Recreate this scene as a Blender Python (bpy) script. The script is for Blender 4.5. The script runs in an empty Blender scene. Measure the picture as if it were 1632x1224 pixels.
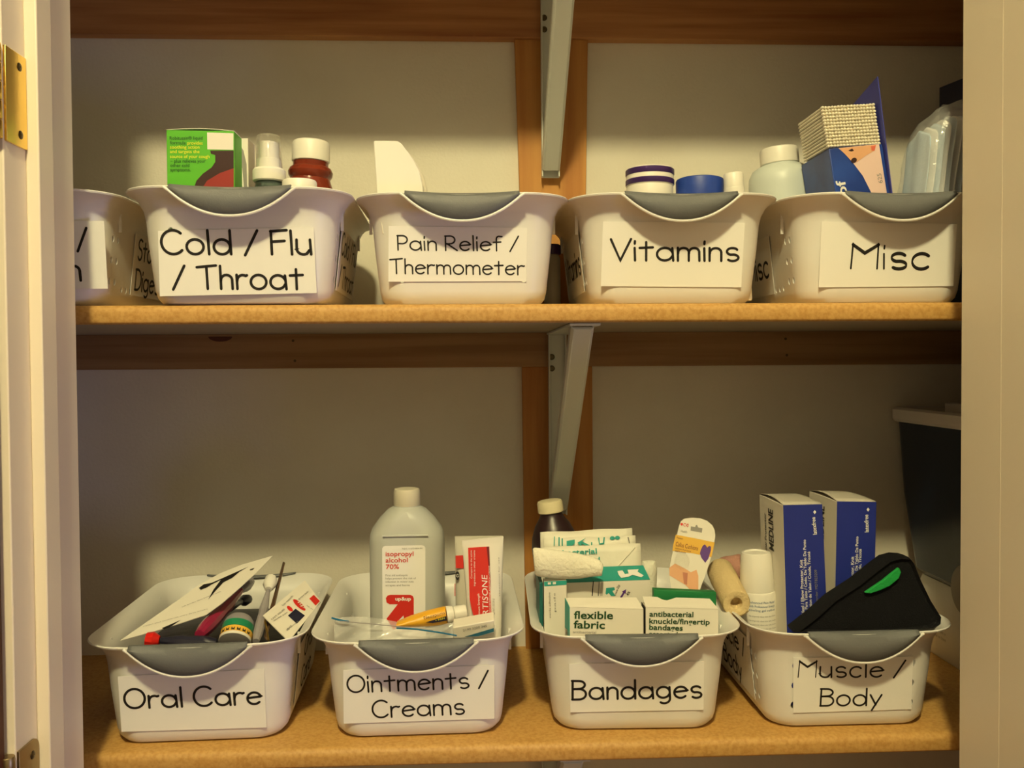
import bpy, bmesh, math, random
from mathutils import Vector, Matrix
C = bpy.context.scene.collection
SC = bpy.context.scene
PI = math.pi
random.seed(7)

# ------------------------------------------------------------------ camera, world, lights, exposure
F = 1400.0
PITCH, YAW, ROLL = map(math.radians, (1.340, 2.494, -0.3816))
RM = (Matrix.Rotation(-YAW, 3, 'Z') @ Matrix.Rotation(PI/2 - PITCH, 3, 'X') @ Matrix.Rotation(ROLL, 3, 'Z'))
cam_d = bpy.data.cameras.new('camera'); cam = bpy.data.objects.new('camera', cam_d); C.objects.link(cam)
cam_d.sensor_width = 36; cam_d.lens = F/1632*36; cam_d.clip_start = .01
cam.matrix_world = RM.to_4x4()
SC.camera = cam
w = bpy.data.worlds.new('world'); SC.world = w; w.use_nodes = True
w.node_tree.nodes['Background'].inputs[0].default_value = (.96, .77, .42, 1)
w.node_tree.nodes['Background'].inputs[1].default_value = .44
ld = bpy.data.lights.new('ceiling_lamp', 'POINT'); ld.energy = 138; ld.color = (1, .88, .46); ld.shadow_soft_size = .075
lo = bpy.data.objects.new('ceiling_lamp', ld); lo.location = (-.09, -.56, 1.465); C.objects.link(lo)
ld2 = bpy.data.lights.new('window_light', 'AREA'); ld2.energy = 10; ld2.color = (.42, .45, 1); ld2.size = .4
lo2 = bpy.data.objects.new('window_light', ld2); lo2.location = (2.2, -.25, -.55); C.objects.link(lo2)
lo2.rotation_euler = (Vector((-.4, 1.1, -.1)) - lo2.location).to_track_quat('-Z', 'Y').to_euler()
SC.view_settings.view_transform = 'Standard'; SC.view_settings.look = 'None'
SC.view_settings.gamma = 1; SC.view_settings.use_curve_mapping = False
SC.view_settings.exposure = 0.0

# ------------------------------------------------------------------ measuring helpers
def ray(px, py): return RM @ Vector(((px-816)/F, -(py-612)/F, -1))
def P(px, py, Y):
    d = ray(px, py); return d*(Y/d.y)
class Plane:
    def __init__(s, p, n):
        s.p = Vector(p); s.n = Vector(n).normalized()
        if s.n.dot(s.p) > 0: s.n = -s.n
    def px(s, x, y, e=0.0):
        d = ray(x, y); return d*((s.p + s.n*e).dot(s.n)/d.dot(s.n))
def plane3(a, b, c): return Plane(a, (b-a).cross(c-a))
def front(Y): return Plane((0, Y, 0), (0, -1, 0))
ZU, ZL = .063, -.406            # tops of the two shelves
WALL = 1.25

# ------------------------------------------------------------------ materials
def lin(c):
    return tuple(((v/255)/12.92 if v/255 <= .04045 else ((v/255+.055)/1.055)**2.4) for v in c)
MATS = {}
def mat(name, col, rough=.5, metal=0, spec=.5, trans=0, ior=1.45, alpha=1, bump=None, vary=None, coat=0, sss=0):
    if name in MATS: return MATS[name]
    m = bpy.data.materials.new(name); m.use_nodes = True
    nt = m.node_tree; b = nt.nodes['Principled BSDF']
    c = lin(col) + (1,)
    b.inputs['Base Color'].default_value = c
    b.inputs['Roughness'].default_value = rough; b.inputs['Metallic'].default_value = metal
    b.inputs['Specular IOR Level'].default_value = spec
    b.inputs['Transmission Weight'].default_value = trans; b.inputs['IOR'].default_value = ior
    b.inputs['Alpha'].default_value = alpha; b.inputs['Coat Weight'].default_value = coat
    if sss:
        b.inputs['Subsurface Weight'].default_value = sss; b.inputs['Subsurface Radius'].default_value = (.01, .008, .005)
        b.inputs['Subsurface Scale'].default_value = .6
    tc = nt.nodes.new('ShaderNodeTexCoord')
    if bump:
        n = nt.nodes.new('ShaderNodeTexNoise'); n.inputs['Scale'].default_value = bump[0]; n.inputs['Detail'].default_value = 4
        nt.links.new(tc.outputs['Object'], n.inputs['Vector'])
        bp = nt.nodes.new('ShaderNodeBump'); bp.inputs['Strength'].default_value = bump[1]; bp.inputs['Distance'].default_value = .002
        nt.links.new(n.outputs['Fac'], bp.inputs['Height']); nt.links.new(bp.outputs['Normal'], b.inputs['Normal'])
    if vary:                        # (scale vector, second colour, lo, hi)
        mp = nt.nodes.new('ShaderNodeMapping'); mp.inputs['Scale'].default_value = vary[0]
        nt.links.new(tc.outputs['Object'], mp.inputs['Vector'])
        n = nt.nodes.new('ShaderNodeTexNoise'); n.inputs['Scale'].default_value = 1; n.inputs['Detail'].default_value = 6
        nt.links.new(mp.outputs['Vector'], n.inputs['Vector'])
        r = nt.nodes.new('ShaderNodeValToRGB'); r.color_ramp.elements[0].position = vary[2]; r.color_ramp.elements[1].position = vary[3]
        r.color_ramp.elements[0].color = lin(vary[1]) + (1,); r.color_ramp.elements[1].color = c
        nt.links.new(n.outputs['Fac'], r.inputs['Fac']); nt.links.new(r.outputs['Color'], b.inputs['Base Color'])
    MATS[name] = m
    return m
WHITE = mat('white_plastic', (232, 230, 226), .38)
PAPER = mat('paper', (240, 238, 234), .75)
INK = mat('black_ink', (22, 18, 16), .6)
GREY = mat('grey_rubber', (102, 104, 106), .55, bump=(900, .15))
CARD = mat('white_card', (232, 226, 214), .6)
CAPW = mat('white_cap_plastic', (236, 232, 222), .4)
PAINTJ = mat('cream_trim_paint', (232, 220, 200), .38, bump=(60, .12))
WALLM = mat('beige_wall_paint', (226, 220, 206), .8, bump=(220, .25), vary=((9, 9, 9), (221, 214, 199), .35, .65))
WALLR = mat('room_wall_paint', (214, 204, 186), .8, bump=(220, .2))
CHIP = mat('particle_board', (197, 154, 88), .55, bump=(300, .15), vary=((260, 260, 260), (180, 134, 68), .34, .6))
PINE = mat('pine_board', (164, 128, 86), .6, vary=((3, 40, 70), (140, 104, 66), .35, .62))
PINE2 = mat('reddish_pine_board', (188, 134, 82), .6, vary=((3, 30, 60), (150, 94, 52), .32, .64))
UPR = mat('upright_board_wood', (192, 136, 66), .6, vary=((60, 60, 4), (170, 110, 46), .35, .65))
METALW = mat('white_painted_metal', (206, 208, 200), .42)
BRASS = mat('brass', (238, 206, 112), .28, metal=1, bump=(40, .06))
BRASSD = mat('dull_brass', (160, 140, 104), .38, metal=1)
SCREW = mat('screw_steel', (96, 84, 62), .35, metal=1)
DOORM = mat('dark_red_brown_door', (92, 42, 26), .45, vary=((50, 50, 4), (70, 30, 18), .35, .65))
GREEN = mat('bright_green_print', (88, 176, 44), .45)
YEL = mat('yellow_print', (232, 226, 60), .5)
DKGREEN = mat('dark_green_print', (20, 66, 30), .55)
DARKB = mat('dark_bottle_print', (52, 26, 24), .5)
REDP = mat('red_print', (206, 44, 34), .5)
REDL = mat('red_syrup_print', (142, 40, 36), .5)
MAROON = mat('maroon_print', (110, 26, 32), .5)
TEAL = mat('teal_print', (44, 156, 146), .5)
GREENB = mat('green_card', (24, 116, 62), .55)
BLUE = mat('royal_blue_print', (30, 44, 132), .5)
BLUEL = mat('blue_lid_plastic', (32, 62, 150), .45)
NAVY = mat('navy_card', (28, 28, 52), .55)
PURP = mat('purple_plastic', (62, 36, 96), .35)
PURPP = mat('purple_print', (84, 46, 128), .5)
GOLD = mat('gold_print', (228, 178, 64), .5)
PEACH = mat('peach_print', (228, 172, 130), .5)
PINKP = mat('pale_pink_print', (236, 204, 196), .5)
GREYP = mat('grey_print', (142, 138, 132), .6)
BLACKF = mat('black_fabric', (22, 22, 25), .95, spec=.15, bump=(700, .6))
CLEAR = mat('clear_plastic', (245, 245, 242), .08, trans=1, ior=1.25, alpha=.42)
FILM = mat('clear_film', (240, 240, 240), .10, alpha=.27, spec=.9, bump=(70, 1.0))

# ------------------------------------------------------------------ mesh building
class MB:
    def __init__(s): s.v = []; s.f = []
    def add(s, vs, fs):
        n = len(s.v); s.v += [Vector(v) for v in vs]; s.f += [tuple(i+n for i in f) for f in fs]; return s
    def xf(s, M):
        s.v = [M @ v for v in s.v]; return s
    def hexa(s, a, b):          # two quads, a in front, b behind
        return s.add(list(a)+list(b), [(0,1,2,3), (7,6,5,4), (0,4,5,1), (1,5,6,2), (2,6,7,3), (3,7,4,0)])
    def box(s, lo, hi, M=None):
        x0,y0,z0 = lo; x1,y1,z1 = hi
        a = [Vector(p) for p in ((x0,y0,z1),(x1,y0,z1),(x1,y0,z0),(x0,y0,z0))]
        b = [Vector(p) for p in ((x0,y1,z1),(x1,y1,z1),(x1,y1,z0),(x0,y1,z0))]
        if M: a = [M@p for p in a]; b = [M@p for p in b]
        return s.hexa(a, b)
    def loft(s, rings, cap0=True, cap1=True, closed=True):
        n = len(rings[0]); base = len(s.v)
        for r in rings: s.v += [Vector(p) for p in r]
        for k in range(len(rings)-1):
            for i in range(n if closed else n-1):
                j = (i+1) % n
                s.f.append((base+k*n+i, base+k*n+j, base+(k+1)*n+j, base+(k+1)*n+i))
        if cap0: s.f.append(tuple(base+i for i in range(n))[::-1])
        if cap1: s.f.append(tuple(base+(len(rings)-1)*n+i for i in range(n)))
        return s
    def lathe(s, prof, c, seg=40, M=None, ribs=0):   # prof [(r,z)], c = base centre
        rings = []
        for q in prof:
            r, z = q[0], q[1]; rb = q[2] if len(q) > 2 else 0
            ring = []
            for i in range(seg):
                a = 2*PI*i/seg; rr = r*(1 + (rb if i % 2 else 0))
                p = Vector((rr*math.cos(a), rr*math.sin(a), z))
                ring.append((M @ p if M else p) + Vector(c))
            rings.append(ring)
        return s.loft(rings)
    def tube(s, pts, r, seg=10, radii=None):
        pts = [Vector(p) for p in pts]; rings = []
        up = Vector((0, 0, 1))
        for i, p in enumerate(pts):
            t = (pts[min(i+1, len(pts)-1)] - pts[max(i-1, 0)]).normalized()
            if abs(t.dot(up)) > .95: u = t.cross(Vector((1, 0, 0))).normalized()
            else: u = t.cross(up).normalized()
            v2 = t.cross(u); rr = radii[i] if radii else r
            rings.append([p + (u*math.cos(2*PI*k/seg) + v2*math.sin(2*PI*k/seg))*rr for k in range(seg)])
        return s.loft(rings)
    def prism(s, poly, off):    # polygon of world points, thickness vector
        n = len(poly); off = Vector(off)
        return s.add(list(poly)+[Vector(p)+off for p in poly],
                     [tuple(range(n)), tuple(range(2*n-1, n-1, -1))] + [(i, i+n, (i+1) % n + n, (i+1) % n) for i in range(n)])
    def poly(s, pts): return s.add(pts, [tuple(range(len(pts)))])
    def grid(s, rows):
        n = len(rows[0]); b = len(s.v)
        for r in rows: s.v += [Vector(p) for p in r]
        for k in range(len(rows)-1):
            for i in range(n-1): s.f.append((b+k*n+i, b+k*n+i+1, b+(k+1)*n+i+1, b+(k+1)*n+i))
        return s
def wmat(o):
    M = o.matrix_basis.copy()
    while o.parent: o = o.parent; M = o.matrix_basis @ M
    return M
def obj(name, mb, m, parent=None, smooth=True, local=False, bevel=0, solid=0, label=None, subd=0, fix=True):
    me = bpy.data.meshes.new(name)
    vs = mb.v
    if parent and not local:
        I = wmat(parent).inverted(); vs = [I @ v for v in vs]
    me.from_pydata([tuple(v) for v in vs], [], mb.f)
    if fix:
        bm = bmesh.new(); bm.from_mesh(me); bmesh.ops.recalc_face_normals(bm, faces=bm.faces); bm.to_mesh(me); bm.free()
    me.materials.append(m)
    if smooth:
        me.polygons.foreach_set('use_smooth', [True]*len(me.polygons)); me.set_sharp_from_angle(angle=math.radians(35))
    o = bpy.data.objects.new(name, me); C.objects.link(o)
    if parent: o.parent = parent
    if solid:
        md = o.modifiers.new('solid', 'SOLIDIFY'); md.thickness = solid; md.offset = 0
    if bevel:
        md = o.modifiers.new('bevel', 'BEVEL'); md.width = bevel; md.segments = 2; md.limit_method = 'ANGLE'; md.angle_limit = .6
    if subd:
        md = o.modifiers.new('sub', 'SUBSURF'); md.levels = subd; md.render_levels = subd
    if label: o['label'] = label
    return o
def tag(o, label, cat, group=None, kind=None):
    o['label'] = label; o['category'] = cat
    if group: o['group'] = group
    if kind: o['kind'] = kind
    return o
def thing(name, label, cat, loc, rotz=0, group=None):
    o = bpy.data.objects.new(name, None); C.objects.link(o); o.location = loc; o.rotation_euler = (0, 0, rotz)
    o.empty_display_size = .02
    return tag(o, label, cat, group)
def struct(name, mb, m, **k):
    o = obj(name, mb, m, **k); o['kind'] = 'structure'; return o
def root_from(name, label, cat, pts, group=None):
    """empty at the foot of the given world points"""
    x = sum(p.x for p in pts)/len(pts); y = sum(p.y for p in pts)/len(pts); z = min(p.z for p in pts)
    return thing(name, label, cat, (x, y, z), 0, group)

# ------------------------------------------------------------------ printed text
_txt = {}
def text_raw(s, bold):
    if (s, bold) in _txt: return _txt[(s, bold)]
    cu = bpy.data.curves.new('t', 'FONT'); cu.body = s; cu.size = 1; cu.resolution_u = 3; cu.offset = bold; cu.fill_mode = 'FRONT'
    o = bpy.data.objects.new('t', cu); C.objects.link(o)
    dg = bpy.context.evaluated_depsgraph_get(); dg.update()
    me = bpy.data.meshes.new_from_object(o.evaluated_get(dg))
    vs = [(v.co.x, v.co.y) for v in me.vertices]; fs = [tuple(p.vertices) for p in me.polygons]
    bpy.data.objects.remove(o); bpy.data.curves.remove(cu); bpy.data.meshes.remove(me)
    x0 = min(v[0] for v in vs); x1 = max(v[0] for v in vs)
    _txt[(s, bold)] = ([((x-x0)/(x1-x0), y/.72) for x, y in vs], fs)
    return _txt[(s, bold)]
def text_mb(mb, s, L, R_, n, cap, bold=.012, slant=0):
    vs, fs = text_raw(s, bold)
    ex = R_ - L; wdt = ex.length; eu = ex.normalized(); ey = n.cross(eu).normalized()
    mb.add([L + eu*(u*wdt + slant*v*cap) + ey*(v*cap) for u, v in vs], fs)
def print_px(parent, pl, lines, m, bold=.012, e=.0006, name='lettering', slant=0, label=None):
    """lines: (text, (xl, yl), (xr, yr), cap height in photo pixels)"""
    mb = MB()
    for s, a, b, cp in lines:
        L = pl.px(*a, e); Rr = pl.px(*b, e); cap = cp*L.length/F
        text_mb(mb, s, L, Rr, pl.n, cap, bold, slant)
    return obj(name, mb, m, parent, smooth=False, fix=False, label=label)
def patch(parent, pl, pts, m, name='printed_panel', e=.0003, label=None):
    return obj(name, MB().poly([pl.px(x, y, e) for x, y in pts]), m, parent, smooth=False, label=label)
def ell(cx, cy, rx, ry, n=20, rot=0, a0=0, a1=360):
    c, s_ = math.cos(math.radians(rot)), math.sin(math.radians(rot)); o = []
    for i in range(n + (1 if a1-a0 < 360 else 0)):
        t = math.radians(a0 + (a1-a0)*i/n); x = rx*math.cos(t); y = ry*math.sin(t)
        o.append((cx + x*c - y*s_, cy + x*s_ + y*c))
    return o

# ------------------------------------------------------------------ handwritten capitals and small letters as pen strokes
def A(cx, cy, rx, ry, a0, a1, n=16):
    return [(cx+rx*math.cos(math.radians(a0+(a1-a0)*i/n)), cy+ry*math.sin(math.radians(a0+(a1-a0)*i/n))) for i in range(n+1)]
SCV = [(.50,.54)] + A(.29,.455,.25,.165,50,250,12) + A(.31,.155,.26,.155,80,-140,14)
GL = {
 'C': (.88, [A(.50,.50,.50,.50,48,318,24)]), 'O': (1.0, [A(.5,.5,.5,.49,0,360,30)]),
 'o': (.72, [A(.36,.31,.36,.31,0,360,24)]), 'l': (.06, [[(.0,1.0),(.04,0)]]),
 'd': (.74, [A(.35,.31,.35,.31,0,360,24), [(.70,1.0),(.73,0)]]), '/': (.55, [[(0,-.04),(.55,1.0)]]),
 'F': (.66, [[(0,.98),(.02,0)], [(-.02,.97),(.68,1.02)], [(0,.53),(.58,.57)]]),
 'u': (.62, [[(0,.62),(0,.24)] + A(.29,.24,.29,.24,180,300,10) + [(.55,.18)], [(.58,.62),(.62,0)]]),
 'T': (.86, [[(-.02,.94),(.86,1.02)], [(.42,.98),(.45,0)]]),
 'h': (.56, [[(0,1.0),(.02,0)], [(.02,.34)] + A(.28,.38,.26,.23,170,10,10) + [(.55,0)]]),
 'r': (.46, [[(0,.62),(.02,0)], [(.02,.34)] + A(.28,.36,.26,.25,170,60,8) + [(.48,.60)]]),
 'a': (.74, [A(.35,.31,.35,.30,20,340,22), [(.68,.60),(.74,0)]]),
 't': (.58, [[(.27,.88),(.29,0)], [(-.02,.60),(.58,.63)]]),
 'P': (.62, [[(0,.97),(.02,0)], [(-.04,.96)] + A(.30,.70,.32,.27,90,-90,14) + [(.02,.44)]]),
 'i': (.05, [[(.0,.60),(.03,0)], [(0,.80),(.005,.92)]]),
 'n': (.56, [[(0,.62),(.02,0)], [(.02,.34)] + A(.28,.38,.26,.23,170,10,10) + [(.55,0)]]),
 'R': (.76, [[(0,.97),(.02,0)], [(-.04,.96)] + A(.30,.71,.32,.26,90,-90,14) + [(.06,.44)], [(.10,.46),(.78,0)]]),
 'e': (.68, [[(.03,.33),(.66,.39)] + A(.35,.31,.34,.30,15,318,20)]),
 'f': (.50, [[(.55,.96)] + A(.36,.80,.18,.18,70,180,8) + [(.20,0)], [(-.02,.57),(.48,.60)]]),
 'm': (1.0, [[(0,.62),(.02,0)], [(.02,.34)] + A(.26,.40,.24,.21,170,10,10) + [(.51,0)], [(.51,.34)] + A(.74,.40,.23,.21,170,10,10) + [(.99,0)]]),
 'V': (.88, [[(0,1.0),(.44,0),(.90,1.02)]]), 's': (.58, [SCV]),
 'M': (.94, [[(.03,1.0),(0,0)], [(.03,.95),(.46,.62),(.92,.95)], [(.92,1.0),(.92,0)]]),
 'c': (.62, [A(.33,.31,.33,.31,45,315,18)]),
 'S': (.66, [[(.62,.92)] + A(.34,.75,.30,.23,55,245,12) + A(.34,.26,.32,.26,70,-150,14)]),
 'D': (.82, [[(.02,.98),(.02,0)], [(-.04,.98)] + A(.26,.5,.56,.49,90,-90,18) + [(-.02,.01)]]),
 'g': (.72, [A(.34,.32,.34,.29,20,340,20), [(.66,.60),(.70,0)] + A(.40,-.03,.30,.24,0,-130,10)]),
 'B': (.72, [[(.02,1.0),(.02,0)], [(-.02,1.0)] + A(.34,.78,.32,.21,90,-80,12) + [(.02,.55)], [(.1,.56)] + A(.36,.28,.36,.28,80,-90,14) + [(0,0)]]),
 'y': (.62, [[(0,.62),(.33,.03)], [(.62,.62),(.12,-.30)]]), 'b': (.7, [[(0,1),(0,0)], A(.35,.31,.35,.31,0,360,22)]),
}
def layout(s, gap=.19, space=.40):
    x = 0; out = []
    for ch in s:
        if ch == ' ': x += space; continue
        wd, st = GL[ch]
        for k in st: out.append((ch, [(x+a, b) for a, b in k]))
        x += wd + gap
    return out, x - gap
def stroke_mb(mb, s, O, ex, ey, width, cap, pen=.105, nib=False):
    st, tot = layout(s); sx = width/tot
    for ch, pts in st:
        p = [(a*sx, b*cap) for a, b in pts]
        L_, R_ = [], []
        n = len(p)
        closed = n > 8 and (Vector(p[0])-Vector(p[-1])).length < 1e-6
        for i in range(n):
            if closed: a = p[i-1] if i else p[-2]; b = p[(i+1)] if i < n-1 else p[1]
            else: a = p[max(i-1, 0)]; b = p[min(i+1, n-1)]
            d = Vector((b[0]-a[0], b[1]-a[1]))
            if d.length < 1e-9: d = Vector((1, 0))
            d.normalize(); hw = pen*cap/2
            if (nib or ch == 'M'): hw *= .60 + .55*abs(d.x)
            q = Vector((-d.y, d.x))
            if 0 < i < n-1:
                d1 = (Vector(p[i])-Vector(p[i-1])).normalized(); k = max(.5, abs(d.dot(d1))); hw /= k
            L_.append((p[i][0]+q.x*hw, p[i][1]+q.y*hw)); R_.append((p[i][0]-q.x*hw, p[i][1]-q.y*hw))
        T = lambda u: O + ex*u[0] + ey*u[1]
        mb.grid([[T(u) for u in L_], [T(u) for u in R_]])
        if not closed:
            for i in (0, n-1):
                hw = (Vector(L_[i])-Vector(R_[i])).length/2
                mb.poly([T((p[i][0]+hw*math.cos(2*PI*k/8), p[i][1]+hw*math.sin(2*PI*k/8))) for k in range(8)])

# ------------------------------------------------------------------ the closet and its doorway
FL, CE = -1.08, 1.52
struct('floor', MB().box((-2.4, -2.2, FL-.05), (2.4, 1.45, FL)), mat('wood_floor', (150, 110, 76), .5, vary=((30, 2, 2), (120, 84, 54), .3, .7)), smooth=False)
struct('ceiling', MB().box((-2.4, -2.2, CE), (2.4, 1.45, CE+.05)), mat('ceiling_paint', (232, 224, 210), .85), smooth=False)
struct('wall_back', MB().box((-.80, WALL, FL), (.96, WALL+.1, CE)), WALLM, smooth=False)
struct('wall_left', MB().box((-.80, .86, FL), (-.70, WALL, CE)), WALLM, smooth=False)
struct('wall_right', MB().box((.86, .86, FL), (.96, WALL, CE)), WALLM, smooth=False)
JL, JR, J0, J1, JT = -.3800, .4885, .735, .860, .95
mb = MB(); mb.box((-2.4, J0, FL), (JL-.02, J1, CE)); mb.box((JR+.02, J0, FL), (2.4, J1, CE)); mb.box((JL-.02, J0, JT+.02), (JR+.02, J1, CE))
struct('wall_front', mb, WALLR, smooth=False)
mb = MB().box((JL-.02, J0, FL), (JL, J1, JT)); mb.box((JL, .770, FL), (JL+.0112, .7965, JT))
struct('trim_1', mb, PAINTJ, bevel=.0012)
mb = MB().box((JR+.00015, J0, FL), (JR+.02, .794, JT)); mb.box((JR, .794, FL), (JR+.02, J1, JT))
struct('trim_2', mb, PAINTJ)
mb = MB().box((JL-.02, J0, JT), (JR+.02, J1, JT+.02)); mb.box((JL+.0112, .770, JT-.0112), (JR, .7965, JT))
struct('trim_3', mb, PAINTJ, bevel=.0012)
struct('trim_4', MB().box((JR+.006, J0-.016, FL), (JR+.066, J0, JT+.066)), PAINTJ, bevel=.003)
d = struct('door_1', MB().box((-.4195, -.03, FL+.01), (-.3845, .728, JT-.01)), DOORM, bevel=.002)

def hinge(z0, z1, m, label, rounded):
    h = thing('door_hinge', label, 'hinge', (JL+.001, .752, z0), 0, 'hinges on the left door jamb')
    r = .009 if rounded else .0008; y0, y1 = .7362, .7694
    pts = [(y0, z1), (y0, z0)]
    pts += [(y1-r+r*math.cos(math.radians(a)), z0+r+r*math.sin(math.radians(a))) for a in range(-90, 1, 15)]
    pts += [(y1-r+r*math.cos(math.radians(a)), z1-r+r*math.sin(math.radians(a))) for a in range(0, 91, 15)]
    obj('leaf', MB().prism([Vector((JL+.0001, y, z)) for y, z in pts], (.0022, 0, 0)), m, h, bevel=.0004)
    n = 5; hh = (z1-z0)/n
    for k in range(n):
        obj('knuckle', MB().lathe([(.0052, .0006), (.0056, .0012), (.0056, hh-.0012), (.0052, hh-.0006)], (JL-.0035, .7290, z0+k*hh), 20), m, h)
    for fz, fy in ((.13, .758), (.5, .750), (.86, .758)):
        if fz == .5 and not rounded: continue
        c = Vector((JL+.0022, fy, z0+fz*(z1-z0)))
        M = Matrix.Rotation(PI/2, 3, 'Y')
        s = obj('screw', MB().lathe([(.0036, 0), (.0036, .0004), (.0026, .0010), (.0008, .0010), (.0006, .0003)], c, 20, M), SCREW, h)
    return h
hinge(P(43, 240, .77).z, P(43, 94, .77).z, BRASS, 'bright brass hinge leaf near top of left door jamb', False)
hinge(P(55, 1171, .77).z-.088, P(55, 1171, .77).z, BRASSD, 'dull brass hinge with round corners at foot of left door jamb', True)

# ------------------------------------------------------------------ shelves, cleats, uprights, brackets
def shelf(zt, label):
    mb = MB(); r = .008; y0 = .925; t = .020; prof = []
    for a in range(180, 89, -15): prof.append((y0+r+r*math.cos(math.radians(a)), zt-r+r*math.sin(math.radians(a))))
    prof += [(WALL, zt), (WALL, zt-t)]
    for a in range(270, 181, -15): prof.append((y0+.004+.004*math.cos(math.radians(a)), zt-t+.004+.004*math.sin(math.radians(a))))
    mb.loft([[Vector((x, y, z)) for y, z in prof] for x in (-.699, .859)])
    o = tag(obj('shelf_board', mb, CHIP), label, 'shelf', 'closet shelves')
    obj('underside', MB().box((-.6985, y0+.0045, zt-t-.0002), (.8585, WALL, zt-t+.0010)), mat('greyish_underside', (158, 146, 128), .7), o, smooth=False, label='grey painted underside')
    return o
ZT = .4532+.0605
shelf(ZU, 'upper particle board shelf carrying the Cold / Flu and Vitamins baskets')
shelf(ZL, 'lower particle board shelf carrying the Oral Care and Bandages baskets')
shelf(ZT+.020, 'top shelf above the picture, resting on the topmost wall cleat')
for z, lb in ((ZU-.020, 'pine wall cleat under the upper shelf'), (ZL-.020, 'pine wall cleat under the lower shelf'), (ZT, 'reddish pine wall cleat at top of the picture')):
    tag(obj('wall_cleat', MB().box((-.699, WALL-.019, z-(.0605 if z == ZT else .048)), (.859, WALL, z)), PINE2 if z == ZT else PINE, bevel=.0008), lb, 'wood strip', 'wall cleats')
ck = bpy.data.objects['wall_cleat']; pk_ = front(WALL-.019)
for q_ in ((467, 543), (470, 575), (1252, 540), (1254, 566)): patch(ck, pk_, ell(*q_, 2.2, 2.2, 10), SCREW, 'nail_head', e=.0004)
patch(ck, pk_, ell(351, 536.5, 19, 8, 20, 0, 0, 180), mat('pine_knot', (88, 48, 34), .6), 'wood_knot', e=.0003)
def upright(z0, z1, a, b, lb):
    def at(p, q, z):
        t = (z-q.z)/(p.z-q.z); return q + (p-q)*t
    Y = WALL-.012; pa, pb = [P(*k, Y) for k in a], [P(*k, Y) for k in b]
    q = [at(pa[0], pa[1], z1), at(pb[0], pb[1], z1), at(pb[0], pb[1], z0), at(pa[0], pa[1], z0)]
    for k, z in zip(q, (z1, z1, z0, z0)): k.z = z; k.y = Y
    tag(obj('upright_board', MB().hexa(q, [k+Vector((0, .012, 0)) for k in q]), UPR, bevel=.0006), lb, 'wood strip', 'upright boards on the back wall')
upright(ZU, .4532, ((820, 60), (828, 300)), ((937, 60), (934, 300)), 'upright wood board on back wall behind the upper bracket')
upright(ZL, -.0050, ((832, 590), (835, 800)), ((944, 590), (945, 800)), 'upright wood board on back wall behind the lower bracket')
def bracket(x, zs, label):
    hw = .0125
    b = thing('shelf_bracket', label, 'bracket', (x, WALL-.019, zs-.255), 0, 'white shelf brackets')
    yb = WALL-.0195
    mb = MB().box((x-hw, yb-.0025, zs-.255), (x+hw, yb, zs)); 
    for s in (-1, 1): mb.box((x+s*hw-(.002 if s > 0 else 0), yb-.012, zs-.255), (x+s*hw+(.002 if s < 0 else 0), yb-.0025, zs-.003))
    obj('wall_leg', mb, METALW, b, bevel=.0005)
    mb = MB().box((x-hw-.002, .932, zs-.003), (x+hw+.006, yb-.0025, zs-.0003))
    obj('shelf_arm', mb, METALW, b, bevel=.0005)
    a0 = Vector((x, .940, zs-.004)); a1 = Vector((x, yb-.013, zs-.245)); dd = (a1-a0).normalized(); nn = Vector((0, -dd.z, dd.y))
    if nn.y > 0: nn = -nn
    pr = [(-hw, .012), (-hw, -.001), (-hw+.003, -.004), (hw-.003, -.004), (hw, -.001), (hw, .012), (hw-.002, .012), (hw-.002, 0), (-hw+.002, 0), (-hw+.002, .012)]
    mb = MB().loft([[p + Vector((u, 0, 0)) - nn*v for u, v in pr] for p in (a0, a1)])
    obj('brace', mb, METALW, b, bevel=.0005)
    for dz in (.034, .050):
        obj('screw', MB().lathe([(.0042, 0), (.0042, .0008), (.003, .0022), (.001, .0022), (.0008, .0012)], (x-.0075, yb-.0026, zs-dz), 16, Matrix.Rotation(PI/2, 3, 'X')), SCREW, b)
    return b
bracket(.109, ZT-.0003, 'white metal shelf bracket at top of the picture')
bracket(.117, ZU-.0203, 'white metal shelf bracket under the upper shelf')
bracket(.104, ZL-.0203, 'white metal shelf bracket under the lower shelf, only its top edge showing')

# ------------------------------------------------------------------ the storage baskets
HB = .115
def rrect(hx, hy, r, z, ns=14, nc=8, sag=0):
    pts = []
    def side(a, b):
        for i in range(ns): t = i/ns; pts.append((a[0]+(b[0]-a[0])*t, a[1]+(b[1]-a[1])*t))
    def corner(cx, cy, a0):
        for i in range(nc): a = math.radians(a0+90*i/nc); pts.append((cx+r*math.cos(a), cy+r*math.sin(a)))
    side((-hx+r, -hy), (hx-r, -hy)); corner(hx-r, -hy+r, -90); side((hx, -hy+r), (hx, hy-r)); corner(hx-r, hy-r, 0)
    side((hx-r, hy), (-hx+r, hy)); corner(-hx+r, hy-r, 90); side((-hx, hy-r), (-hx, -hy+r)); corner(-hx+r, -hy+r, 180)
    out = []
    for x, y in pts:
        dz = 0
        if sag and abs(x) < .063 and abs(y) > hy-.001: dz = -sag*(1-(x/.063)**2)
        out.append(Vector((x, y, z+dz)))
    return out
RINGS = [(.077, .110, .022, 0), (.0855, .1185, .027, .0022), (.0902, .1232, .030, .008), (.0922, .1255, .031, .016), (.0970, .1305, .033, .060),
         (.0995, .1335, .035, .088), (.1015, .1360, .037, .098), (.1055, .1420, .041, .1065), (.1105, .1485, .046, .1115), (.1160, .1550, .051, .1140)]
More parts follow.
